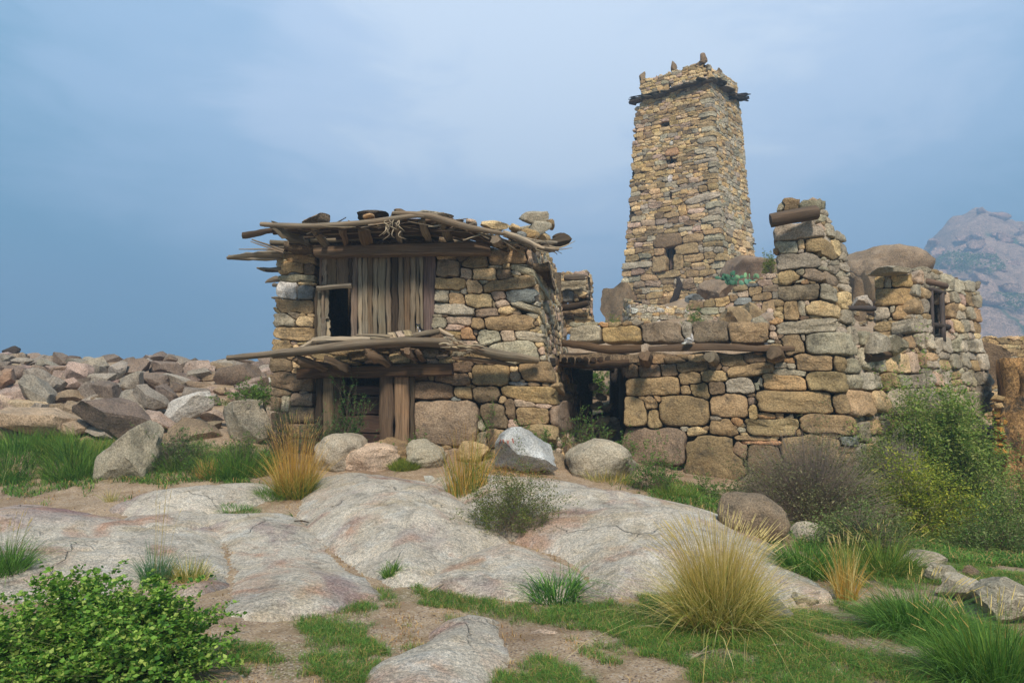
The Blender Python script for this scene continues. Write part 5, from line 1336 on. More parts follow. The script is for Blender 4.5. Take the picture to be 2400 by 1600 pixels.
# hill boulders round the tower and behind the ruin
HB = [((1412,662,1490,785),24.0,'d',-8,.2,'tall brown boulder standing left of the tower foot'),((1636,652,1725,712),22.5,'r',6,.3,'smooth pinkish boulder at the tower foot, right of the charred timber'),
 ((1700,598,1835,680),25.0,'r',0,.15,'broad brown dome of rock right of the tower'),((1672,720,1780,780),17.2,'b',-6,.3,'large brown boulder behind the parapet blocks'),
 ((1740,708,1790,760),18.2,'b',10,.3,'brown boulder half hidden behind the large one'),((1783,730,1850,780),16.8,'p',0,.3,'pinkish grey boulder behind the right end of the parapet'),
 ((1758,742,1800,775),16.6,'g',0,.3,'grey rock between the two boulders behind the parapet'),((1790,719,1818,740),17.0,'p',-30,.5,'small pink stone perched on the pinkish grey boulder'),
 ((1605,688,1650,712),21.5,'u',0,.4,'small bluish rock at the tower foot'),((1985,580,2165,680),22.0,'r',4,.1,'huge brown boulder overhanging behind the ruin'),
 ((1975,640,2022,790),20.0,'d',0,.6,'upright brown rock behind the pillar, under the overhanging boulder'),((2010,640,2075,780),21.0,'d',0,.4,'dark rock in shadow under the overhanging boulder'),
 ((2000,690,2052,725),15.5,'c',0,.5,'pale stones on the timber shelf behind the pillar')]
for bx, Yb, c, rot, an, lab in HB: rock_px('boulder', bx, Yb, c, lab, 'boulder', rot, an + .12, 4, noise_amt=0.15, down=8)
for k in range(9):
    rock_px('loose_stone', (1995 + (k * 17) % 50, 728 + (k * 23) % 34, 2013 + (k * 17) % 50, 740 + (k * 23) % 34), 15.2, 'gbtc'[k % 4], 'loose stone packed in the gap behind the pillar, under the timber shelf', 'stone', 0, .5, 3, group='loose stones under the timber shelf')
# faded red painted strokes on the whitish boulder (follow its surface)
bpy.context.view_layer.update()
red = plain('faded_red_paint', srgb((150, 84, 66)))
A = Acc()
inv = GRAF.matrix_world.inverted()
def hit(px, py):
    r = Vector(ray(px, py)); ok, loc, nor, _ = GRAF.ray_cast(inv @ Vector(EYE), (inv.to_3x3() @ r).normalized())
    return (np.array(GRAF.matrix_world @ loc) + np.array(nor) * 0.004) if ok else None
for (xa, ya), (xb, yb), wd in (((1174,1029),(1171,1040),2.2),((1179,1029),(1181,1038),3.0),((1188,1031),(1191,1040),2.4),((1193,1031),(1190,1041),1.8),((1201,1027),(1203,1038),3.0),((1193,1042),(1194,1047),1.2),((1175,1047),(1179,1051),1.6)):
    for k in range(6):
        t0, t1 = k / 6, (k + 1) / 6
        q = [hit(xa + (xb - xa) * t + s_ * wd, ya + (yb - ya) * t) for t, s_ in ((t0, -.5), (t0, .5), (t1, .5), (t1, -.5))]
        if all(v is not None for v in q): A.add(np.array(q), None, [(0, 1, 2, 3)])
A.build('painted_mark', red, GRAF, smooth=False)

# ================================================================== right edge: steps, stone post, earth wall, courtyard wall
st = thing('stone_steps', 'worn stone steps climbing behind the bushes at the right edge', 'steps', P(2290, 1330, 11.6))
for k in range(8):
    y = 1310 - k * 33; Yk = 11.0 + k * 0.30
    x0 = 2225 + k * 3
    p0, p1, p2, p3 = P(x0, y, Yk), P(2352 - k * 3, y + 3, Yk + 0.1), P(2352 - k * 3, y + 3, Yk + .6), P(x0, y, Yk + .6)
    top = p0[2]; V = np.array([p0, p1, p2, p3]); V[:, 2] = top; V2 = V.copy(); V2[:, 2] -= 0.26
    VV = np.concatenate([V2, V]) + RNG.normal(0, .012, (8, 3)); 
    me_acc = Acc(); me_acc.add(VV, None, [(0,3,2,1),(4,5,6,7),(0,1,5,4),(1,2,6,5),(2,3,7,6),(3,0,4,7)], jit(srgb((150, 134, 112)), .08)); ob = me_acc.build('step', M_BOULDER, st, smooth=False)
    bv = ob.modifiers.new('edge', 'BEVEL'); bv.width = 0.03; bv.segments = 2
post = thing('stone_post', 'ochre yellow post of stacked squared stones in front of the earth wall', 'post', P(2340, 1065, 12.2))
for k in range(8):
    y0 = 925 + k * 17.5; w = 20 - (k % 3) * 2
    rock_px('block', (2330 - w / 2 + 8, y0, 2330 + w * 1.1 + 8, y0 + 18.5), 12.4, srgb((196, 146, 70)) if k > 1 else srgb((200, 168, 120)), angular=0.9, sub=3, parent=post, depth=0.16, noise_amt=0.04)
earth = thing('earth_wall', 'crumbling brown earthen house wall, dark and streaked, at the right edge', 'wall', P(2390, 1350, 12.0))
A = Acc(); n = 26
cc = [];Vw = []
for j in range(n):
    for i in range(n):
        x = 2352 + (i / (n - 1)) * 260 + 10 * math.sin(j * .7) * (i < 4); y = 838 + (j / (n - 1)) * 560
        Vw.append(P(x, y, 12.3 - i * 0.05) + np.array([0, 0.06 * math.sin(i * 1.7 + j * .6) + 0.05 * math.sin(j * 1.1 + i * .4), 0]))
Vw = np.array(Vw); back = Vw + np.array([0.5, 0.9, 0])
Q = [(j * n + i, j * n + i + 1, (j + 1) * n + i + 1, (j + 1) * n + i) for j in range(n - 1) for i in range(n - 1)]
Qs = []
for i in range(n - 1): Qs += [(i, n * n + i, n * n + i + 1, i + 1), (i * n, (i + 1) * n, n * n + (i + 1) * n, n * n + i * n)]
A.add(np.concatenate([Vw, back]), None, Q + [tuple(q + n * n for q in f)[::-1] for f in Q] + Qs, srgb((164, 128, 84)))
M_EARTH = rock_mat('streaked_earth', speck=20, lichen=0.85, bump=0.8, tone=0.4, scale=0.8)
A.build('earthen_face', M_EARTH, earth)
yard = thing('courtyard_wall', 'long wall of thin flat stones beyond the steps at the right edge', 'wall', P(2360, 930, 15.5))
YW = FoldWall((2240, 900, 15.2), (2240, 800, 15.25), None, (2480, 850, 15.6)); YW.folded = False
build_wall(yard, YW, [('r', [(2230,786),(2300,788),(2500,790),(2500,1010),(2230,1010)])], [], rows(YW, 0, 3.0, 0.5, 3.4, lambda v: 0.11, (1.6, 3.5), lambda u, v, r: r.choice(list('tbyb'))), M_FAR, res=0.025, depth=0.35, min_px=6, fills=[(0.08, 0.03, 300)])
rock_px('boulder', (2240, 800, 2332, 925), 14.6, 'd', 'big dark boulder at the end of the ruined wall above the bush', 'boulder', 0, .5, 4)
for k, (x, y, w) in enumerate(((2255,905,40),(2225,925,36),(2210,950,34),(2250,945,44),(2285,930,30))): rock_px('stone', (x - w/2, y - w*.35, x + w/2, y + w*.35), 13.9, 'bgrpb'[k], ['brown stone right below the big dark boulder','grey stone at the lower right foot of the ruined wall','reddish stone half hidden by the big right bush','pinkish wide stone under the brown one by the dark boulder','small brown stone nearest the courtyard wall'][k], 'stone', 0, .5, 3)
for k, (bx, c) in enumerate((((2255,995,2340,1018),srgb((176,160,140))),((2250,1018,2345,1048),srgb((120,104,84))))):
    rock_px('ledge_stone', bx, 13.0, c, ['long pale kerb stone between the right bush and the ochre post','dark long stone under the pale kerb stone by the ochre post'][k], 'stone', 0, .8, 3, noise_amt=.04)

# ================================================================== far mountain
x = np.linspace(45, 330, 230); y = np.linspace(105, 260, 120)
MX, MY = np.meshgrid(x, y)
ridge = np.interp((MX / MY), [0.45, 0.55, 0.58, 0.61, 0.65, 0.70, 0.75, 0.85, 1.1, 1.6], [-.15, .0, .12, .20, .25, .268, .255, .25, .22, .12])
prof_ = np.interp(MY, [105, 120, 150, 190, 260], [-0.05, 0.30, 0.75, 1.0, 1.05])
p3 = np.stack([MX, MY, 0 * MX], -1)
MZ = 1.6 + ridge * np.minimum(MY, 190) * prof_ - 14 * (1 - prof_) + 2.2 * wob(p3, 0.09, 61, 4) + 1.4 * np.abs(wob(p3, 0.3, 62, 4)) + 0.5 * wob(p3, 1.1, 63, 3)
MS = 1.6
MX, MY, MZ = MX * MS, MY * MS, (MZ - 1.6) * MS + 1.6
nx_, ny_ = len(x), len(y); i, j = np.meshgrid(np.arange(ny_ - 1), np.arange(nx_ - 1), indexing='ij')
q = np.stack([i * nx_ + j, i * nx_ + j + 1, (i + 1) * nx_ + j + 1, (i + 1) * nx_ + j], -1).reshape(-1, 4)
gmn = wob(p3, 0.16, 66, 4); colr = np.where((gmn > 0.30)[..., None], srgb((84, 100, 66)), srgb((170, 140, 120))).reshape(-1, 3)
M_MTN = rock_mat('mountain_rock', speck=1.2, lichen=0.6, bump=1.0, scale=0.09, bumpd=0.5, tone=0.35)
link('mountain', mesh_np('mountain', np.stack([MX, MY, MZ], -1).reshape(-1, 3), None, q, colr, (M_MTN,)), kind='structure', label='hazy granite mountainside with boulders and scrub')
def mz(xx, yy):
    xx, yy = xx / MS, yy / MS; k = int(np.clip(np.searchsorted(x, xx), 0, nx_ - 1)); l = int(np.clip(np.searchsorted(y, yy), 0, ny_ - 1)); return float(MZ[l, k])
for k in range(90):
    Y = rr.uniform(112, 185); X = Y * rr.uniform(0.57, 0.82); s_ = rr.uniform(0.8, 3.2) * (0.8 if Y < 135 else 1)
    V, T = rock_geo((X * MS, Y * MS, mz(X * MS, Y * MS) + s_ * .3), (s_ * rr.uniform(1, 1.8), s_, s_ * .8), rr.uniform(-.4, .4), 900 + k, .6, 3, noise_amt=.1)
    A = Acc(); A.add(V, T, None, jit(srgb((180, 146, 128)), .12, rr)); A.build('mountain_boulder', M_MTN, label=f"{'large' if s_ > 1.9 else 'small'} pinkish boulder on the {'lower' if Y < 130 else ('middle' if Y < 155 else 'upper')} slope of the hazy mountain{' near its left edge' if X / Y < .65 else ''}", category='boulder', group=f"{'large' if s_ > 1.9 else 'small'} boulders, {'lower' if Y < 130 else ('middle' if Y < 155 else 'upper')} mountain slope{', left' if X / Y < .65 else ''}")
# ================================================================== plants
def green(h, s=1.0):
    return srgb(h)
def blades(acc, base, n, spread, height, cols, lean=0.5, width=0.004, droop=0.5, rng=RNG, seg=4, inner=0.3, squash=1.0, fan=1.0, tips=None):
    """n curved grass blades rising from a clump at base (3,)"""
    a = rng.uniform(0, 2 * math.pi, n); r = spread * np.sqrt(rng.uniform(0, 1, n))
    bx = base[0] + np.cos(a) * r; by = base[1] + np.sin(a) * r * squash
    bz = surf(bx, by) - 0.01
    h = height * rng.uniform(0.3, 1.08, n) * (1 - 0.35 * (r / spread) ** 2)
    ld = a + rng.normal(0, 0.8, n); ln = lean * (0.25 + r / spread * 0.9) * np.exp(rng.normal(-0.1, 0.55, n)) * fan
    dx, dy = np.cos(ld) * ln, np.sin(ld) * ln
    wv = width * rng.uniform(0.6, 1.3, n); ww = rng.uniform(0, 2 * math.pi, n)
    cx, cy = np.cos(ww) * wv, np.sin(ww) * wv
    t = np.linspace(0, 1, seg + 1); dr = droop * rng.uniform(0.3, 2.0, n)
    V = []
    for k, tk in enumerate(t):
        X = bx + dx * h * (tk + 0.6 * dr * tk ** 2.5); Y = by + dy * h * (tk + 0.6 * dr * tk ** 2.5)
        Z = bz + h * (tk - 0.35 * dr * ln * 2 * tk ** 3)
        w = (1 - tk ** 1.6) * 0.9 + 0.1
        V.append(np.stack([X - cx * w, Y - cy * w, Z], 1)); V.append(np.stack([X + cx * w, Y + cy * w, Z], 1))
    V = np.stack(V, 1)                                   # n, 2(seg+1), 3
    m = 2 * (seg + 1); o = (np.arange(n) * m)[:, None]
    Q = np.concatenate([o + np.array([[2 * k, 2 * k + 1, 2 * k + 3, 2 * k + 2]]) for k in range(seg)])
    cols = [np.asarray(c) for c in cols]
    base_c = np.array(cols)[rng.integers(0, len(cols), n)] * rng.uniform(0.75, 1.25, (n, 1))
    C = np.repeat(base_c[:, None], m, 1)
    if tips is not None:
        tc_ = np.array([np.asarray(q) for q in tips])[rng.integers(0, len(tips), n)] * rng.uniform(.8, 1.2, (n, 1))
        f = np.clip((np.repeat(t, 2) - 0.12) * 1.6, 0, 1)[None, :, None]; C = C * (1 - f) + tc_[:, None] * f
    acc.add(V.reshape(-1, 3), None, Q, C.reshape(-1, 3))
def leaves(acc, pos, size, cols, rng=RNG, narrow=0.5, up=0.3, fold=0.25):
    """one folded leaf (two triangles either side of its rib) at every position"""
    n = len(pos); d = rng.normal(size=(n, 3)); d[:, 2] = np.abs(d[:, 2]) * up + rng.normal(0, 0.25, n); d /= np.linalg.norm(d, axis=1, keepdims=True)
    nn = rng.normal(size=(n, 3)); nn[:, 2] += 1.2; s = np.cross(d, nn); s /= np.linalg.norm(s, axis=1, keepdims=True) + 1e-9; u = np.cross(s, d)
    L = (size * rng.uniform(0.45, 1.55, n))[:, None]; Wd = L * narrow
    tip = pos + d * L; mid = pos + d * L * 0.45 - u * Wd * fold
    l = pos + d * L * 0.4 + s * Wd * 0.5; r = pos + d * L * 0.4 - s * Wd * 0.5
    V = np.stack([pos, l, tip, r, mid], 1).reshape(-1, 3); o = (np.arange(n) * 5)[:, None]
    T = np.concatenate([o + np.array([[0, 4, 1]]), o + np.array([[1, 4, 2]]), o + np.array([[2, 4, 3]]), o + np.array([[3, 4, 0]])])
    cols = np.array([np.asarray(c) for c in cols]); C = cols[rng.integers(0, len(cols), n)] * rng.uniform(0.7, 1.3, (n, 1))
    acc.add(V, T, None, np.repeat(C, 5, 0))
def stems(acc, P0, P1, mid, w0, w1, col, rng=RNG):
    """thin 3-sided twigs, quadratic, vectorised"""
    n = len(P0); segs = 4; t = np.linspace(0, 1, segs + 1)
    C = np.stack([(1 - k) ** 2 * P0 + 2 * k * (1 - k) * mid + k * k * P1 for k in t], 1)
    T = P1 - P0; T /= np.linalg.norm(T, axis=1, keepdims=True) + 1e-9
    A = np.cross(T, np.array([0.3, 0.9, 0.1])); A /= np.linalg.norm(A, axis=1, keepdims=True) + 1e-9; B = np.cross(T, A)
    V = []
    for k in range(segs + 1):
        w = (w0 * (1 - t[k]) + w1 * t[k])
        for j in range(3):
            a = j * 2.094; V.append(C[:, k] + (A * math.cos(a) + B * math.sin(a)) * np.reshape(w, (-1, 1)))
    V = np.stack(V, 1); m = 3 * (segs + 1); o = (np.arange(n) * m)[:, None]; Q = []
    for k in range(segs):
        for j in range(3):
            j2 = (j + 1) % 3; Q.append(o + np.array([[k * 3 + j, k * 3 + j2, (k + 1) * 3 + j2, (k + 1) * 3 + j]]))
    cc = np.asarray(col) * rng.uniform(0.75, 1.25, (n, 1)); acc.add(V.reshape(-1, 3), None, np.concatenate(Q), np.repeat(cc, m, 0))

G1 = [srgb(c) for c in ((86, 126, 48), (106, 144, 54), (74, 110, 46), (128, 156, 68))]
G2 = [srgb(c) for c in ((84, 124, 52), (104, 148, 60), (72, 108, 48), (124, 162, 78))]
GD = [srgb(c) for c in ((104, 124, 68), (122, 138, 78), (88, 108, 58), (140, 150, 92))]
GO = [srgb(c) for c in ((206, 158, 74), (214, 172, 92), (190, 140, 62), (226, 190, 116))]
GY = [srgb(c) for c in ((226, 202, 128), (210, 186, 106), (236, 216, 154), (194, 168, 92))]
YG = [srgb(c) for c in ((140, 150, 60), (120, 136, 54), (160, 158, 76), (98, 122, 48))]
GT = [srgb(c) for c in ((196, 158, 104), (176, 136, 88), (206, 176, 124))]

def tuft(px, py, wpx, hpx, n, cols, label, cat='grass tuft', lean=0.5, width=0.0035, droop=0.5, extra=None, name='grass_tuft', heads=None, group=None, squash=0.7, tips=None):
    """wpx = width of the root clump, hpx = height in photo pixels"""
    c = spot(px, py); mp = c[1] / F
    root = thing(name, label, cat, c, group)
    A = Acc(); blades(A, c, n, wpx / 2 * mp, hpx * mp, cols, lean, width, droop, squash=squash, tips=tips); A.build('blades', M_GRASS, root)
    if extra:
        for (n2, h2, cols2, lean2, w2, dr2, nm) in extra:
            A = Acc(); blades(A, c, n2, wpx / 2 * mp * 0.8, h2 * mp, cols2, lean2, w2, dr2, squash=squash); A.build(nm, M_GRASS, root)
    if heads:
        nh, hh, hc = heads; rg = RNG; a = rg.uniform(0, 6.28, nh); r = np.sqrt(rg.uniform(0, 1, nh)); s = wpx / 2 * mp
        top = np.stack([c[0] + np.cos(a) * r * (s + hpx * mp * lean * 0.5), c[1] + np.sin(a) * r * (s + hpx * mp * lean * .5) * squash, c[2] + hh * mp * rg.uniform(0.75, 1.05, nh) * (1 - .25 * r)], 1)
        b0 = np.stack([c[0] + np.cos(a) * r * s * .6, c[1] + np.sin(a) * r * s * .6, np.full(nh, c[2])], 1)
        A = Acc(); m = (b0 + top) / 2 + np.array([0, 0, 0.15]) * hh * mp; stems(A, b0, top, m, 0.0012, 0.0008, hc[0])
        d = top - m; d /= np.linalg.norm(d, axis=1, keepdims=True); d[:, 2] *= .75
        P1 = top + d * 0.09 * rg.uniform(.6, 1.3, (nh, 1)); stems(A, top, P1, (top + P1) / 2, 0.0030, 0.0010, hc[1]); A.build('seed_heads', M_GRASS, root)
    return root

def shrub(px, py, wpx, hpx, label, leafcols, nst=120, leaf=0.02, nleaf=6000, narrow=0.4, stemcol=srgb((120, 100, 80)), name='shrub', cat='shrub', dense=0.6, depthf=0.8, stemw=0.004, bare=0, barecol=srgb((150, 134, 120)), Y=None, base=None, twig=True, conc=0.25, loose=0.1, up=0.6, group=None, flowers=0, arch=0.15):
    c = spot(px, py) if base is None else np.asarray(base, float)
    if Y is not None: c = P(px, py, Y)
    mp = c[1] / F; w, h = wpx * mp / 2, hpx * mp; d = w * depthf
    rg = RNG; root = thing(name, label, cat, c, group)
    # main branches end points inside a lumpy dome
    a = rg.uniform(0, 2 * math.pi, nst); e = np.arcsin(rg.uniform(0.02, 1.0, nst)); rr_ = rg.uniform(0.72, 1.08, nst)
    lump = 1 + 0.22 * np.sin(a * 3 + px) * np.cos(e * 2) + 0.14 * np.sin(a * 7 + py)
    end = np.stack([np.cos(a) * np.cos(e) * w, np.sin(a) * np.cos(e) * d, np.sin(e) * h], 1) * (rr_ * lump)[:, None]
    start = np.stack([rg.normal(0, w * conc, nst), rg.normal(0, d * conc, nst), np.full(nst, -0.02)], 1)
    mid = start * 0.5 + end * 0.45 + np.array([0, 0, 1]) * (h * arch + 0.05 * h * rg.normal(size=(nst, 1)))
    A = Acc(); stems(A, start + c, end + c, mid + c, stemw, stemw * 0.3, stemcol)
    # side twigs
    nt2 = nst * 3; k = rg.integers(0, nst, nt2); t = rg.uniform(0.35, 1, (nt2, 1))
    q = (1 - t) ** 2 * start[k] + 2 * t * (1 - t) * mid[k] + t * t * end[k]
    dv = rg.normal(size=(nt2, 3)) * np.array([w, d, h * 0.8]) * 0.16 + (end[k] - start[k]) * 0.14
    e2 = q + dv; stems(A, q + c, e2 + c, (q + e2) / 2 + c, stemw * 0.45, stemw * 0.15, stemcol); A.build('stems', M_WOOD_PLAIN, root)
    # leaves along twigs
    nl = nleaf; k = rg.integers(0, nt2, nl); t = rg.uniform(0.1, 1.08, (nl, 1))
    pos = q[k] * (1 - t) + e2[k] * t + rg.normal(0, 1, (nl, 3)) * loose * leaf * 3
    pos[:, 2] = np.maximum(pos[:, 2], 0.01)
    A = Acc(); leaves(A, pos + c, leaf, leafcols, narrow=narrow, up=up); A.build('foliage', M_LEAF, root)
    if bare:
        a = rg.uniform(0, 6.28, bare); e = rg.uniform(0.1, 1.4, bare); R_ = rg.uniform(0.5, 1.05, bare)
        e1 = np.stack([np.cos(a) * np.cos(e) * w, np.sin(a) * np.cos(e) * d, np.sin(e) * h], 1) * R_[:, None]; s1 = e1 * rg.uniform(0.2, .8, (bare, 1))
        A = Acc(); stems(A, s1 + c, e1 + c, (s1 + e1) / 2 + c + rg.normal(0, .03, (bare, 3)), 0.003, 0.001, barecol); A.build('bare_twigs', M_WOOD_PLAIN, root)
    if flowers:
        k = rg.integers(0, nl, flowers); A = Acc(); leaves(A, pos[k] + c + np.array([0, -0.02, 0.02]), 0.014, [srgb((205, 200, 235))], narrow=1.0); A.build('flowers', M_LEAF, root)
    return root
M_WOOD_PLAIN, nt, b, o = newmat('twig')
nt.links.new(nd(nt, 'ShaderNodeAttribute', attribute_name='col').outputs['Color'], b.inputs['Base Color']); b.inputs['Roughness'].default_value = 0.9

# ---- grass tufts
tuft(690, 1165, 84, 160, 900, YG + GO[:1], tips=GO, label= 'tall orange golden grass tuft at the left of the boulders row', lean=0.33, extra=[(900, 80, G1 + YG, 0.7, 0.0035, 0.5, 'green_blades')], heads=(90, 205, (GO[0], GO[3])), droop=0.35, width=0.0032)
tuft(1095, 1150, 95, 150, 420, GO + YG, 'thin straw coloured grass standing behind the round green shrub', lean=0.25, droop=0.3, heads=(60, 165, (GO[2], GT[0])))
tuft(1685, 1430, 165, 195, 2600, YG + G1[:2] + GY[:1], tips=GY, label= 'biggest golden grass tuft in the right foreground', lean=0.6, width=0.0028, extra=[(1100, 130, YG + G1, 0.8, 0.003, 0.7, 'green_blades'), (500, 60, GT, 0.9, 0.003, 0.8, 'dead_blades')], heads=(280, 225, (GY[1], GY[2])), droop=0.5)
tuft(1985, 1405, 45, 150, 260, GY + GO, 'slim dry golden grass tuft between the green tufts on the right', lean=0.3, heads=(35, 165, (GY[1], GY[2])), width=0.003)
tuft(1900, 1350, 130, 110, 1300, G2 + G1, 'bright green grass clump under the pale knobbly rock', lean=0.7, width=0.0035, droop=0.8)
tuft(2070, 1340, 150, 110, 1100, G1 + YG, 'light green grass clump right of the slim dry tuft', lean=0.7, width=0.003, droop=0.8, heads=(40, 120, (YG[0], GY[0])))
tuft(2150, 1480, 190, 130, 2100, G2, 'dense green grass clump with pale seed heads near the right rocks', lean=0.75, width=0.0032, droop=0.8, heads=(35, 150, (YG[0], GY[0])))
tuft(2340, 1610, 230, 190, 2600, G2 + G1, 'large green grass clump with seed heads in the bottom right corner', lean=0.6, width=0.003, droop=0.7, heads=(60, 215, (YG[0], GY[0])))
tuft(1305, 1400, 110, 95, 420, G2 + [srgb((84, 130, 84))], 'small bluish green grass tuft on the front bedrock hump', lean=0.9, width=0.0042, droop=0.9)
tuft(365, 1362, 60, 105, 420, [srgb((88, 128, 92)), srgb((104, 140, 96)), srgb((76, 116, 74))], 'feathery bluish green grass tuft in the crack of the left slab', lean=0.4, width=0.0022, heads=(8, 240, (GY[1], GY[0])))
tuft(445, 1358, 75, 70, 420, YG + GY, 'short yellowish grass tuft beside the bluish one', lean=0.7, width=0.0025)
tuft(15, 1335, 90, 100, 700, G2, 'green grass tuft at the left edge above the leafy bush', lean=0.7, width=0.003, heads=(20, 130, (YG[0], GY[0])))
tuft(560, 1200, 90, 26, 420, G2, 'low bright green tuft in the hollow between the slabs', lean=0.9, width=0.003)
tuft(915, 1345, 30, 45, 160, G1, 'little green plant at the foot of the bedrock dome', lean=0.8, width=0.004)
tuft(635, 1165, 70, 40, 320, G1, 'green skirt of grass left of the orange tuft', lean=0.8, width=0.003)
tuft(308, 1090, 60, 75, 420, GO + YG, 'brownish dry grass in front of the big left boulder', lean=0.4)
tuft(488, 1120, 50, 60, 260, GO + GT, 'small rusty dry grass tuft left of the orange tuft', lean=0.4)
tuft(1430, 1125, 120, 45, 500, GY + YG, 'low dry grass at the foot of the beige boulder', lean=0.6, width=0.003)
tuft(1590, 1165, 90, 50, 500, G1 + YG, 'low green grass at the end of the bedrock below the wall', lean=0.6, width=0.003)
tuft(1210, 1105, 120, 45, 420, GO + GT, 'flattened brown grass in front of the painted boulder', lean=1.3, width=0.0028, droop=1.0)
tuft(10, 1120, 40, 90, 60, GY, 'bent pale grass stalks at the left edge', lean=1.0, width=0.003, droop=1.2)
tuft(260, 1175, 30, 50, 90, YG + GY, 'sparse yellowish grass on the dirt near the far slab', lean=0.5, width=0.002)
for k, (px, py, w, h, cs, lb) in enumerate(((60,1050,150,50,G1,'green grass bank below the rubble, leftmost part'),(200,1055,160,50,G1+YG,'green grass bank in front of the flat pale rock'),(180,1100,110,55,G1,'lush grass beside the big grey beige boulder'),
    (430,1085,120,50,G1+GD,'green grass at the left of the thicket beside the hut'),(560,1110,130,70,G1,'green grass in front of the boulder with the rosy cap'),(30,1100,120,30,G2,'short green grass below the rock ledge'),(950,1095,60,25,YG,'dry short grass between the boulders'))):
    tuft(px, py, w * 1.2, h * 1.15, 2200, cs, lb, lean=0.5, width=0.0045, droop=0.6, squash=1.0, name='grass_clump', cat='grass')
tuft(1440, 770, 30, 30, 200, G1, 'grass on the ledge left of the rubble wall', lean=.5, width=0.006) if False else None

# ---- shrubs
LB = [srgb(c) * np.array([1.3, 1.25, 1.0]) for c in ((80, 122, 50), (104, 144, 60), (62, 100, 46), (128, 162, 78), (150, 170, 96), (92, 132, 52))]
shrub(205, 1585, 590, 195, 'big leafy green bush with tiny pale flowers filling the bottom left corner', LB, nst=560, leaf=0.024, nleaf=48000, narrow=0.75, name='leafy_bush', cat='bush', conc=0.45, stemcol=srgb((110, 120, 66)), stemw=0.003, flowers=60, depthf=0.62, up=0.3, arch=0.1)
shrub(1195, 1238, 235, 150, 'rounded olive green shrub growing from the crack between the slabs', [srgb(c) for c in ((96, 112, 50), (114, 126, 60), (78, 98, 44), (136, 138, 76))], nst=160, leaf=0.020, nleaf=12000, narrow=0.45, stemcol=srgb((126, 110, 84)), stemw=0.0025, loose=.4)
shrub(1900, 1225, 400, 215, 'large grey olive bush full of dry twigs against the wall corner', [srgb(q) for q in ((118, 124, 80), (136, 134, 92), (104, 110, 70), (150, 142, 108))], nst=220, leaf=0.030, nleaf=14000, narrow=0.35, bare=2200, stemw=0.003, loose=.5, name='dry_bush', cat='bush')
shrub(2185, 1110, 255, 235, 'big green bush in front of the ruined right wall', [srgb(c) for c in ((124, 150, 70), (146, 166, 82), (100, 128, 60), (168, 174, 100))], nst=200, leaf=0.048, nleaf=36000, narrow=0.38, stemw=0.004, conc=0.12, loose=.5, base=P(2185, 1130, 11.0), name='bush', cat='bush')
shrub(2140, 1300, 300, 215, 'yellow green bush below the big right bush', [srgb(c) for c in ((162, 168, 56), (138, 152, 54), (184, 182, 72), (108, 130, 50))], nst=180, leaf=0.036, nleaf=30000, narrow=0.4, stemw=0.004, loose=.5, base=P(2140, 1310, 9.2), name='bush', cat='bush')
shrub(2330, 1350, 240, 160, 'dull green bush at the right edge above the lichened rock', GD + G1[:1], nst=160, leaf=0.030, nleaf=16000, narrow=0.4, stemw=0.004, loose=.5, base=P(2330, 1370, 8.2), name='bush', cat='bush')
shrub(2020, 1290, 250, 100, 'low grey green scrub between the dry bush and the green grass', GD, nst=120, leaf=0.028, nleaf=9000, narrow=0.4, stemw=0.003, loose=.5, bare=400)
shrub(2110, 1110, 130, 110, 'leafless grey shrub at the foot of the right wall', GD, nst=260, leaf=0.01, nleaf=200, stemcol=srgb((150, 136, 128)), bare=500, stemw=0.004, name='dead_shrub', base=P(2110, 1140, 10.4))
SH = [srgb(c) for c in ((88, 128, 56), (104, 146, 62), (70, 108, 48), (130, 160, 78))]
shrub(1530, 1150, 130, 130, 'leafy light green shrub at the left end of the wall', SH, nst=90, leaf=0.024, nleaf=4200, narrow=0.45, stemw=0.003, conc=.3, up=.8)
shrub(1375, 1060, 150, 110, 'green shrub with upright shoots in front of the dark passage', SH, nst=80, leaf=0.024, nleaf=3000, narrow=0.45, stemw=0.003, conc=.35, up=.8, base=P(1380, 1065, 11.3))
shrub(830, 1040, 110, 145, 'dark green shrub with upright branches in front of the lower door', [srgb(c) for c in ((62, 100, 50), (78, 116, 58), (50, 84, 42), (96, 134, 66))], nst=70, leaf=0.026, nleaf=3600, narrow=0.45, base=P(815, 1050, 11.05), up=.8, stemw=.004)
shrub(745, 1050, 170, 90, 'grey green shrub beneath the left end of the porch canopy', [srgb(c) for c in ((92, 118, 74), (110, 136, 84), (74, 100, 60))], nst=110, leaf=0.024, nleaf=4200, narrow=0.4, base=P(735, 1062, 11.1), up=.8)
shrub(660, 1060, 110, 150, 'dark weedy shrub at the left corner of the hut', [srgb(c) for c in ((66, 96, 50), (80, 110, 56), (54, 80, 44))], nst=90, leaf=0.02, nleaf=4200, narrow=0.4, base=P(655, 1080, 10.95))
shrub(600, 945, 150, 55, 'low mat of bright green herbs beside the hut corner', G1, nst=120, leaf=0.03, nleaf=5200, narrow=0.5, base=P(595, 950, 12.4), depthf=1.0)
shrub(415, 1075, 130, 95, 'thin leafy shrub growing over the boulder edge on the left', [srgb(c) for c in ((84, 116, 60), (102, 134, 72), (136, 150, 104), (66, 96, 50))], nst=90, leaf=0.024, nleaf=3600, narrow=0.5, base=P(410, 1095, 10.7), bare=150)
shrub(560, 1110, 180, 95, 'tangled green undergrowth in front of the hut boulder', G1 + GD, nst=120, leaf=0.028, nleaf=8000, narrow=0.35, base=P(560, 1120, 10.6), bare=250)
shrub(1150, 1040, 60, 110, 'small upright green weed against the hut wall', SH, nst=24, leaf=0.022, nleaf=700, narrow=0.45, base=P(1150, 1045, 10.9), up=.9, conc=.15)
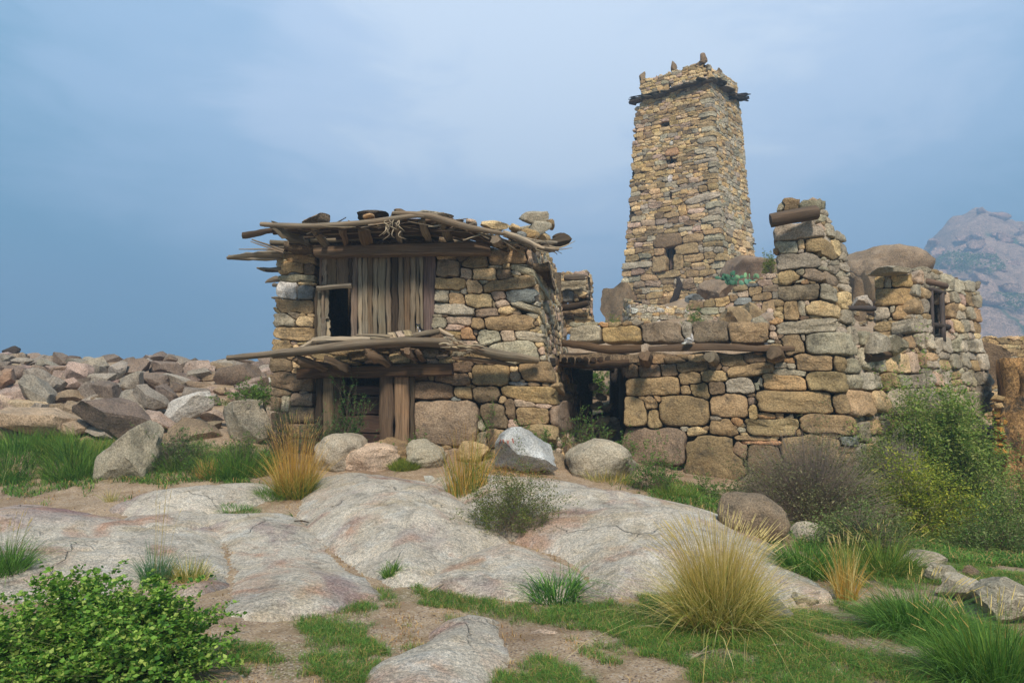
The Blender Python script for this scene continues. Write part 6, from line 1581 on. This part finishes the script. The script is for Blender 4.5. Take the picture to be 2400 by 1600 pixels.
shrub(1225, 1020, 40, 40, 'tiny green weed behind the painted boulder', SH, nst=14, leaf=0.022, nleaf=260, narrow=0.45, base=P(1225, 1012, 10.75), up=.9)
shrub(1805, 622, 44, 48, 'yellow green shrub on the hill left of the pillar', YG, nst=60, leaf=0.05, nleaf=1800, narrow=0.35, base=P(1805, 640, 22.0))
shrub(1620, 750, 60, 50, 'bright green weed growing on the rubble wall', G1, nst=40, leaf=0.045, nleaf=1000, narrow=0.3, base=P(1625, 762, 18.5))
shrub(1438, 755, 46, 40, 'green weed in front of the tall boulder by the tower', G1 + GO[:1], nst=40, leaf=0.045, nleaf=900, narrow=0.3, base=P(1438, 775, 19))
shrub(1415, 900, 90, 80, 'green plant lit by daylight beyond the passage', G1, nst=60, leaf=0.05, nleaf=3000, narrow=0.5, base=P(1410, 930, 17.0))
for k, (a, Yk, s_) in enumerate(((0.615,128,3.0),(0.66,124,3.4),(0.70,122,3.0),(0.735,120,3.6),(0.62,150,4.5),(0.655,158,4.0),(0.69,150,4.2),(0.58,140,3.4),(0.73,140,3.6),(0.70,118,3.2),(0.75,128,3.2),(0.635,135,3.0))):
    Yk *= MS; s_ *= MS; X = a * Yk; z = mz(X, Yk); A = Acc(); n = 900; v = RNG.normal(size=(n, 3)); v /= np.linalg.norm(v, axis=1, keepdims=True); v *= RNG.uniform(.5, 1, (n, 1)) ** .4
    pos = v * np.array([s_ * 1.2, s_, s_ * .6]) * (1 + .25 * wob(v, 3, k))[:, None] + np.array([X, Yk, z + s_ * .3]); leaves(A, pos, 0.8, GD + G1[:1], narrow=.7)
    A.build('mountain_tree', M_LEAF, label=['rounded green tree high on the hazy mountainside','rounded green tree low on the hazy mountainside above the courtyard wall'][Yk < 130 * MS], category='tree', group=['trees high on the hazy mountainside','trees low on the hazy mountainside'][Yk < 130 * MS])

R2 = [srgb(c) for c in ((124, 150, 70), (146, 166, 82), (100, 128, 60), (168, 174, 100))]
for px, py, Yk, w, h, lb, cs in ((2300,1215,10.8,170,120,'green scrub between the yellow green bush and the stone steps',R2),(2270,1345,8.4,230,90,'low green bush beside the pale rocks at the right',GD + R2),
    (1790,1205,9.6,170,90,'grey green scrub at the left foot of the dry bush',GD),(2060,1165,10.6,150,100,'green and brown scrub between the dry bush and the wall foot',GD + R2),(2390,1270,9.4,200,150,'green bush below the earth wall at the right edge',R2),
    (2000,1230,8.9,170,110,'brownish twiggy scrub behind the dry bush',GD + [srgb((150, 132, 100))]),(2250,1140,11.6,130,100,'leafy green scrub under the big right bush',R2)):
    shrub(px, py, w, h, lb, cs, nst=130, leaf=0.034, nleaf=13000, narrow=0.38, stemw=0.003, loose=.5, base=P(px, py, Yk), name='bush', cat='bush', bare=200)

for px, py, Yk, w, h, lb in ((985,1062,10.9,70,45,'small green weed at the foot of the big square boulder in the hut wall'),(1270,1060,10.6,60,60,'green weed beside the painted boulder at the hut corner'),(1655,1165,10.3,80,60,'small green weed at the foot of the wall right of the light green shrub'),(1460,1080,10.8,70,60,'green weed left of the light green shrub'),(900,1070,10.8,50,35,'tiny green weed between the tan boulders'),(1700,1180,9.9,70,45,'green weed by the reddish boulder'),(340,1095,10.6,120,80,'green weeds over the right side of the big left boulder'),(470,1110,10.5,120,80,'green undergrowth left of the orange tuft')):
    shrub(px, py, w, h, lb, SH, nst=40, leaf=0.022, nleaf=1800, narrow=0.42, stemw=.0025, base=P(px, py, Yk), up=.8, conc=.3)
# ---- prickly pear
pear = thing('prickly_pear', 'prickly pear cactus with flat green pads on the slope right of the tower', 'cactus', P(1735, 690, 20.2))
def pad(c, L, ang, yaw, col):
    V, T = ICO[3]; V = V * np.array([0.62 * L, 0.14 * L, L]) * 0.5; V[:, 0] *= 1 + 0.25 * V[:, 2] / L
    V[:, 2] += L * 0.5; ca, sa = math.cos(ang), math.sin(ang); V = np.stack([V[:, 0] * ca + V[:, 2] * sa, V[:, 1], -V[:, 0] * sa + V[:, 2] * ca], 1)
    cy, sy = math.cos(yaw), math.sin(yaw); V = np.stack([V[:, 0] * cy - V[:, 1] * sy, V[:, 0] * sy + V[:, 1] * cy, V[:, 2]], 1)
    A = Acc(); A.add(V + c, T, None, col); A.build('pad', M_LEAF_SOLID, pear); return c + np.array([math.sin(ang) * L * cy, math.sin(ang) * L * sy, math.cos(ang) * L])
M_LEAF_SOLID = leaf_mat('cactus_pad', 0.0, 0.5)
for k in range(9):
    c = P(1712 + RNG.uniform(-6, 16), 668, 20.0 + RNG.uniform(-.2, .3)); a = RNG.normal(0, .35)
    for l in range(3):
        c = pad(c, RNG.uniform(.13, .2), a, RNG.uniform(-1, 1), jit(srgb((70, 112, 84)), .15)); a += RNG.normal(0, .6); a = max(-1.3, min(1.3, a))
for k in range(14):
    c = P(1742 + RNG.uniform(-8, 48), 668, 19.6 + RNG.uniform(-.2, .3)); pad(c, RNG.uniform(.13, .2), RNG.normal(0, .6), RNG.uniform(-1, 1), jit(srgb((110, 158, 128)), .12))
    if k % 3 == 0: pad(c + np.array([0, 0, .2]), RNG.uniform(.12, .18), RNG.normal(0, .6), RNG.uniform(-1, 1), jit(srgb((130, 170, 120)), .12))
sp_ = thing('prickly_pear', 'single small cactus pad growing between the boulders in front of the lower door', 'cactus', P(829, 1042, 10.75))
A = Acc(); V, T = ICO[3]; A.add(V * np.array([.045, .02, .05]) + P(830, 1039, 10.6), T, None, srgb((50, 104, 56))); A.build('pad', M_LEAF_SOLID, sp_)

# ---- low turf, dead grass and litter on the ground
def scatter(n, xr, yr, rng):
    X = rng.uniform(*xr, n); Y = rng.uniform(yr[0] ** .5, yr[1] ** .5, n) ** 2; return X, Y
rg = np.random.default_rng(5)
def turf(n, yr, hgt, wid, name, cols, lo, hi, label, invert=False):
    X, Y = scatter(n, (-1.0, 1.0), yr, rg); X = X * (0.95 * Y + 1.0)
    Z = gz(X, Y); m, nn = green_mask(X, Y, Z); clump = wob(np.stack([X, Y, 0 * X], -1), 9, 88, 3)
    prob = np.clip((nn + 1.0 * clump - lo) * 1.4, 0, 1) ** 1.6
    keep = (m & (rg.random(n) < prob)) | ((clump > 0.75) & (rg.random(n) < .4) & ((Y > 3) & (X > -1.2) | (Y > 8))) if not invert else ((nn + clump > lo) & (nn + .3 * clump < hi))
    sh = surf(X, Y) - Z; keep &= sh < 0.02
    X, Y, Z = X[keep], Y[keep], Z[keep]; n = len(X); h = hgt * rg.uniform(.4, 1.2, n); a = rg.uniform(0, 6.28, n); l = rg.uniform(.2, 3.0, n) * h
    wv = wid * rg.uniform(.6, 1.3, n) * (1 + Y / 10); b_ = a + 1.57
    p0 = np.stack([X - np.cos(b_) * wv, Y - np.sin(b_) * wv, Z - .005], 1); p1 = np.stack([X + np.cos(b_) * wv, Y + np.sin(b_) * wv, Z - .005], 1)
    mx = np.stack([X + np.cos(a) * l * .4, Y + np.sin(a) * l * .4, Z + h * .75], 1); w2 = np.stack([np.cos(b_) * wv * .7, np.sin(b_) * wv * .7, 0 * wv], 1)
    tip = np.stack([X + np.cos(a) * l * 1.1, Y + np.sin(a) * l * 1.1, Z + h * (1 - .1)], 1)
    V = np.stack([p0, p1, mx + w2, mx - w2, tip], 1).reshape(-1, 3); o = (np.arange(n) * 5)[:, None]
    C = np.array(cols)[rg.integers(0, len(cols), n)] * rg.uniform(.7, 1.3, (n, 1))
    A = Acc(); A.add(V, o + np.array([[3, 2, 4]]), o + np.array([[0, 1, 2, 3]]), np.repeat(C, 5, 0)); A.build(name, M_GRASS, kind='stuff', label=label)
TG = [srgb(c) * 1.15 for c in ((72, 116, 44), (90, 136, 52), (60, 100, 42), (112, 146, 64))]
turf(900000, (3.0, 7.5), 0.036, 0.0010, 'turf', TG * 3 + YG + GT[:1], -0.6, 9, 'short green turf in patches on the sandy foreground')
turf(220000, (7.0, 13.0), 0.07, 0.0026, 'grass', G1 + TG + GT[:1], -0.8, 9, 'short green grass below the rubble field')
turf(60000, (3.0, 9.5), 0.03, 0.0018, 'dry_grass', GT + [srgb((150, 118, 84))], 0.0, 1.2, 'straw coloured dead grass scattered over the soil', invert=True)
# pebbles and grit
X, Y = scatter(5200, (-1, 1), (3.0, 9.0), rg); X = X * (.9 * Y + .8); Z = gz(X, Y); kk = (surf(X, Y) - Z) < .01; X, Y, Z = X[kk], Y[kk], Z[kk]; n = len(X)
V0 = np.array([(1,0,0),(-1,0,0),(0,1,0),(0,-1,0),(0,0,1),(0,0,-1)], float); T0 = np.array([(0,2,4),(2,1,4),(1,3,4),(3,0,4),(2,0,5),(1,2,5),(3,1,5),(0,3,5)])
s_ = rg.uniform(.003, .013, n) ** 1.0; V = V0[None] * (s_[:, None, None] * rg.uniform(.6, 1.3, (n, 6, 1))) * np.array([1, 1, .6]) + np.stack([X, Y, Z + s_ * .2], 1)[:, None]
C = np.array([srgb(c) for c in ((186, 168, 146), (150, 128, 108), (110, 102, 98), (206, 196, 182), (176, 134, 110))])[rg.integers(0, 5, n)]
A = Acc(); A.add(V.reshape(-1, 3), ((np.arange(n) * 6)[:, None, None] + T0).reshape(-1, 3), None, np.repeat(C, 6, 0)); A.build('gravel', M_BOULDER, kind='stuff', smooth=False, label='loose pebbles and grit on the soil')
# fallen sticks
for k, (x0, y0, x1, y1, lb) in enumerate(((1605,1555,1665,1528,'forked dry twig on the turf in the right foreground'),(1480,1470,1560,1476,'thin dry stick lying on bare soil in the centre'),(1000,1392,1040,1370,'short pale stick at the foot of the front hump'),(1790,1518,1860,1516,'pale straight stick on the turf at the right'),(690,1222,725,1226,'dark twig lying in the sandy hollow of the middle slab'))):
    a, b_ = spot(x0, y0), spot(x1, y1); m_ = (a + b_) / 2 + np.array([0, 0, .02]); V, T, Q, UV = tube_geo([a + np.array([0,0,.008]), m_, b_ + np.array([0,0,.008])], [.005, .007, .003], 6, .2)
    A = Acc(); A.add(V, T, Q, WOODC['l' if 'dark' not in lb else 'd'], UV)
    if 'forked' in lb:
        c_ = m_ + np.array([.10, .12, .01]); V, T, Q, UV = tube_geo([m_, c_], [.005, .002], 6, .2); A.add(V, T, Q, WOODC['l'], UV)
    A.build('stick', M_WOOD, uv=True, label=lb, category='stick')

# ================================================================== the cat
cat_root = P(986, 782, 11.2)
mp = 11.2 / F
verts = {'pelvis': (14, -3, .10, 6.2), 'chest': (2, -3, -.02, 5.6), 'neck': (-1, 3, -.05, 3.6), 'head': (-4, 8, -.08, 6.2), 'muzz': (-4.5, 6.5, -.125, 3.4),
         'fl': (-2, -7.5, -.09, 1.8), 'fl2': (-4, -8, -.13, 1.7), 'fr': (4, -7.5, -.09, 1.8), 'fr2': (2, -8.2, -.14, 1.7), 'hl': (15, -7, .02, 2.6), 'hl2': (10, -8.5, -.03, 1.8), 'tail': (20, -5, .12, 1.8), 'tail2': (23, -8, .06, 1.5), 'tail3': (18, -8.6, -.02, 1.2),
         'ear1': (-7.6, 13.6, -.08, 1.9), 'ear1t': (-9.4, 17.0, -.08, .5), 'ear2': (-.6, 13.6, -.08, 1.9), 'ear2t': (1.4, 17.0, -.08, .5)}
edges = [('pelvis','chest'),('chest','neck'),('neck','head'),('head','muzz'),('chest','fl'),('fl','fl2'),('chest','fr'),('fr','fr2'),('pelvis','hl'),('hl','hl2'),('pelvis','tail'),('tail','tail2'),('tail2','tail3'),('head','ear1'),('ear1','ear1t'),('head','ear2'),('ear2','ear2t')]
names = list(verts); me = bpy.data.meshes.new('cat')
me.from_pydata([((verts[k][0]) * mp, verts[k][2], verts[k][1] * mp + 8.5 * mp) for k in names], [(names.index(a), names.index(b_)) for a, b_ in edges], [])
cat_o = bpy.data.objects.new('cat', me); COL.objects.link(cat_o)
sk = cat_o.modifiers.new('skin', 'SKIN'); sk.use_smooth_shade = True
for i_, k in enumerate(names):
    r_ = verts[k][3] * mp; me.skin_vertices[0].data[i_].radius = (r_, r_)
me.skin_vertices[0].data[0].use_root = True
cat_o.modifiers.new('sub', 'SUBSURF').levels = 2; cat_o.modifiers['sub'].render_levels = 2
cat_o.location = [float(v) for v in cat_root + np.array([0, -0.02, -1.5 * mp])]
cat_o['label'] = 'black and white cat resting on the porch canopy by the plank door'; cat_o['category'] = 'cat'
mc, nt, b, o = newmat('cat_fur')
tc_ = nd(nt, 'ShaderNodeTexCoord').outputs['Object']; sx = nd(nt, 'ShaderNodeSeparateXYZ', {0: tc_})
# white muzzle, blaze and bib
fx = math_(nt, 'ABSOLUTE', math_(nt, 'ADD', sx.outputs[0], 4.3 * mp)); fz = sx.outputs[2]
blaze = math_(nt, 'MULTIPLY', math_(nt, 'LESS_THAN', math_(nt, 'ADD', fx, math_(nt, 'MULTIPLY', fz, 0.55)), 9.6 * mp), math_(nt, 'LESS_THAN', sx.outputs[1], -0.06))
nt.links.new(mixc(nt, blaze, srgb((26, 26, 32)), srgb((225, 220, 214))), b.inputs['Base Color']); b.inputs['Roughness'].default_value = .8
me.materials.append(mc)
eye_m = plain('cat_eye', srgb((150, 150, 60)), .2)
for ex in (-6.8, -1.8):
    V, T = ICO[2]; A = Acc(); A.add(V * 0.0065 + np.array(cat_o.location) + np.array([ex * mp, -.128, 17.5 * mp]), T); A.build('eye', eye_m, cat_o)

# ================================================================== haze
hz = bpy.data.materials.new('haze_air'); hz.use_nodes = True; nt = hz.node_tree; nt.nodes.clear()
o = nt.nodes.new('ShaderNodeOutputMaterial'); v = nt.nodes.new('ShaderNodeVolumePrincipled')
v.inputs['Color'].default_value = (0.42, 0.62, 0.84, 1); v.inputs['Density'].default_value = HAZE_D; v.inputs['Anisotropy'].default_value = 0.2
nt.links.new(v.outputs[0], o.inputs['Volume'])
A = Acc(); V, Q = box_geo((-640, -640, -36), (640, 640, 105)); A.add(V, None, Q)
hb = A.build('haze', hz, kind='stuff', smooth=False, label='pale mist fading the mountainside')
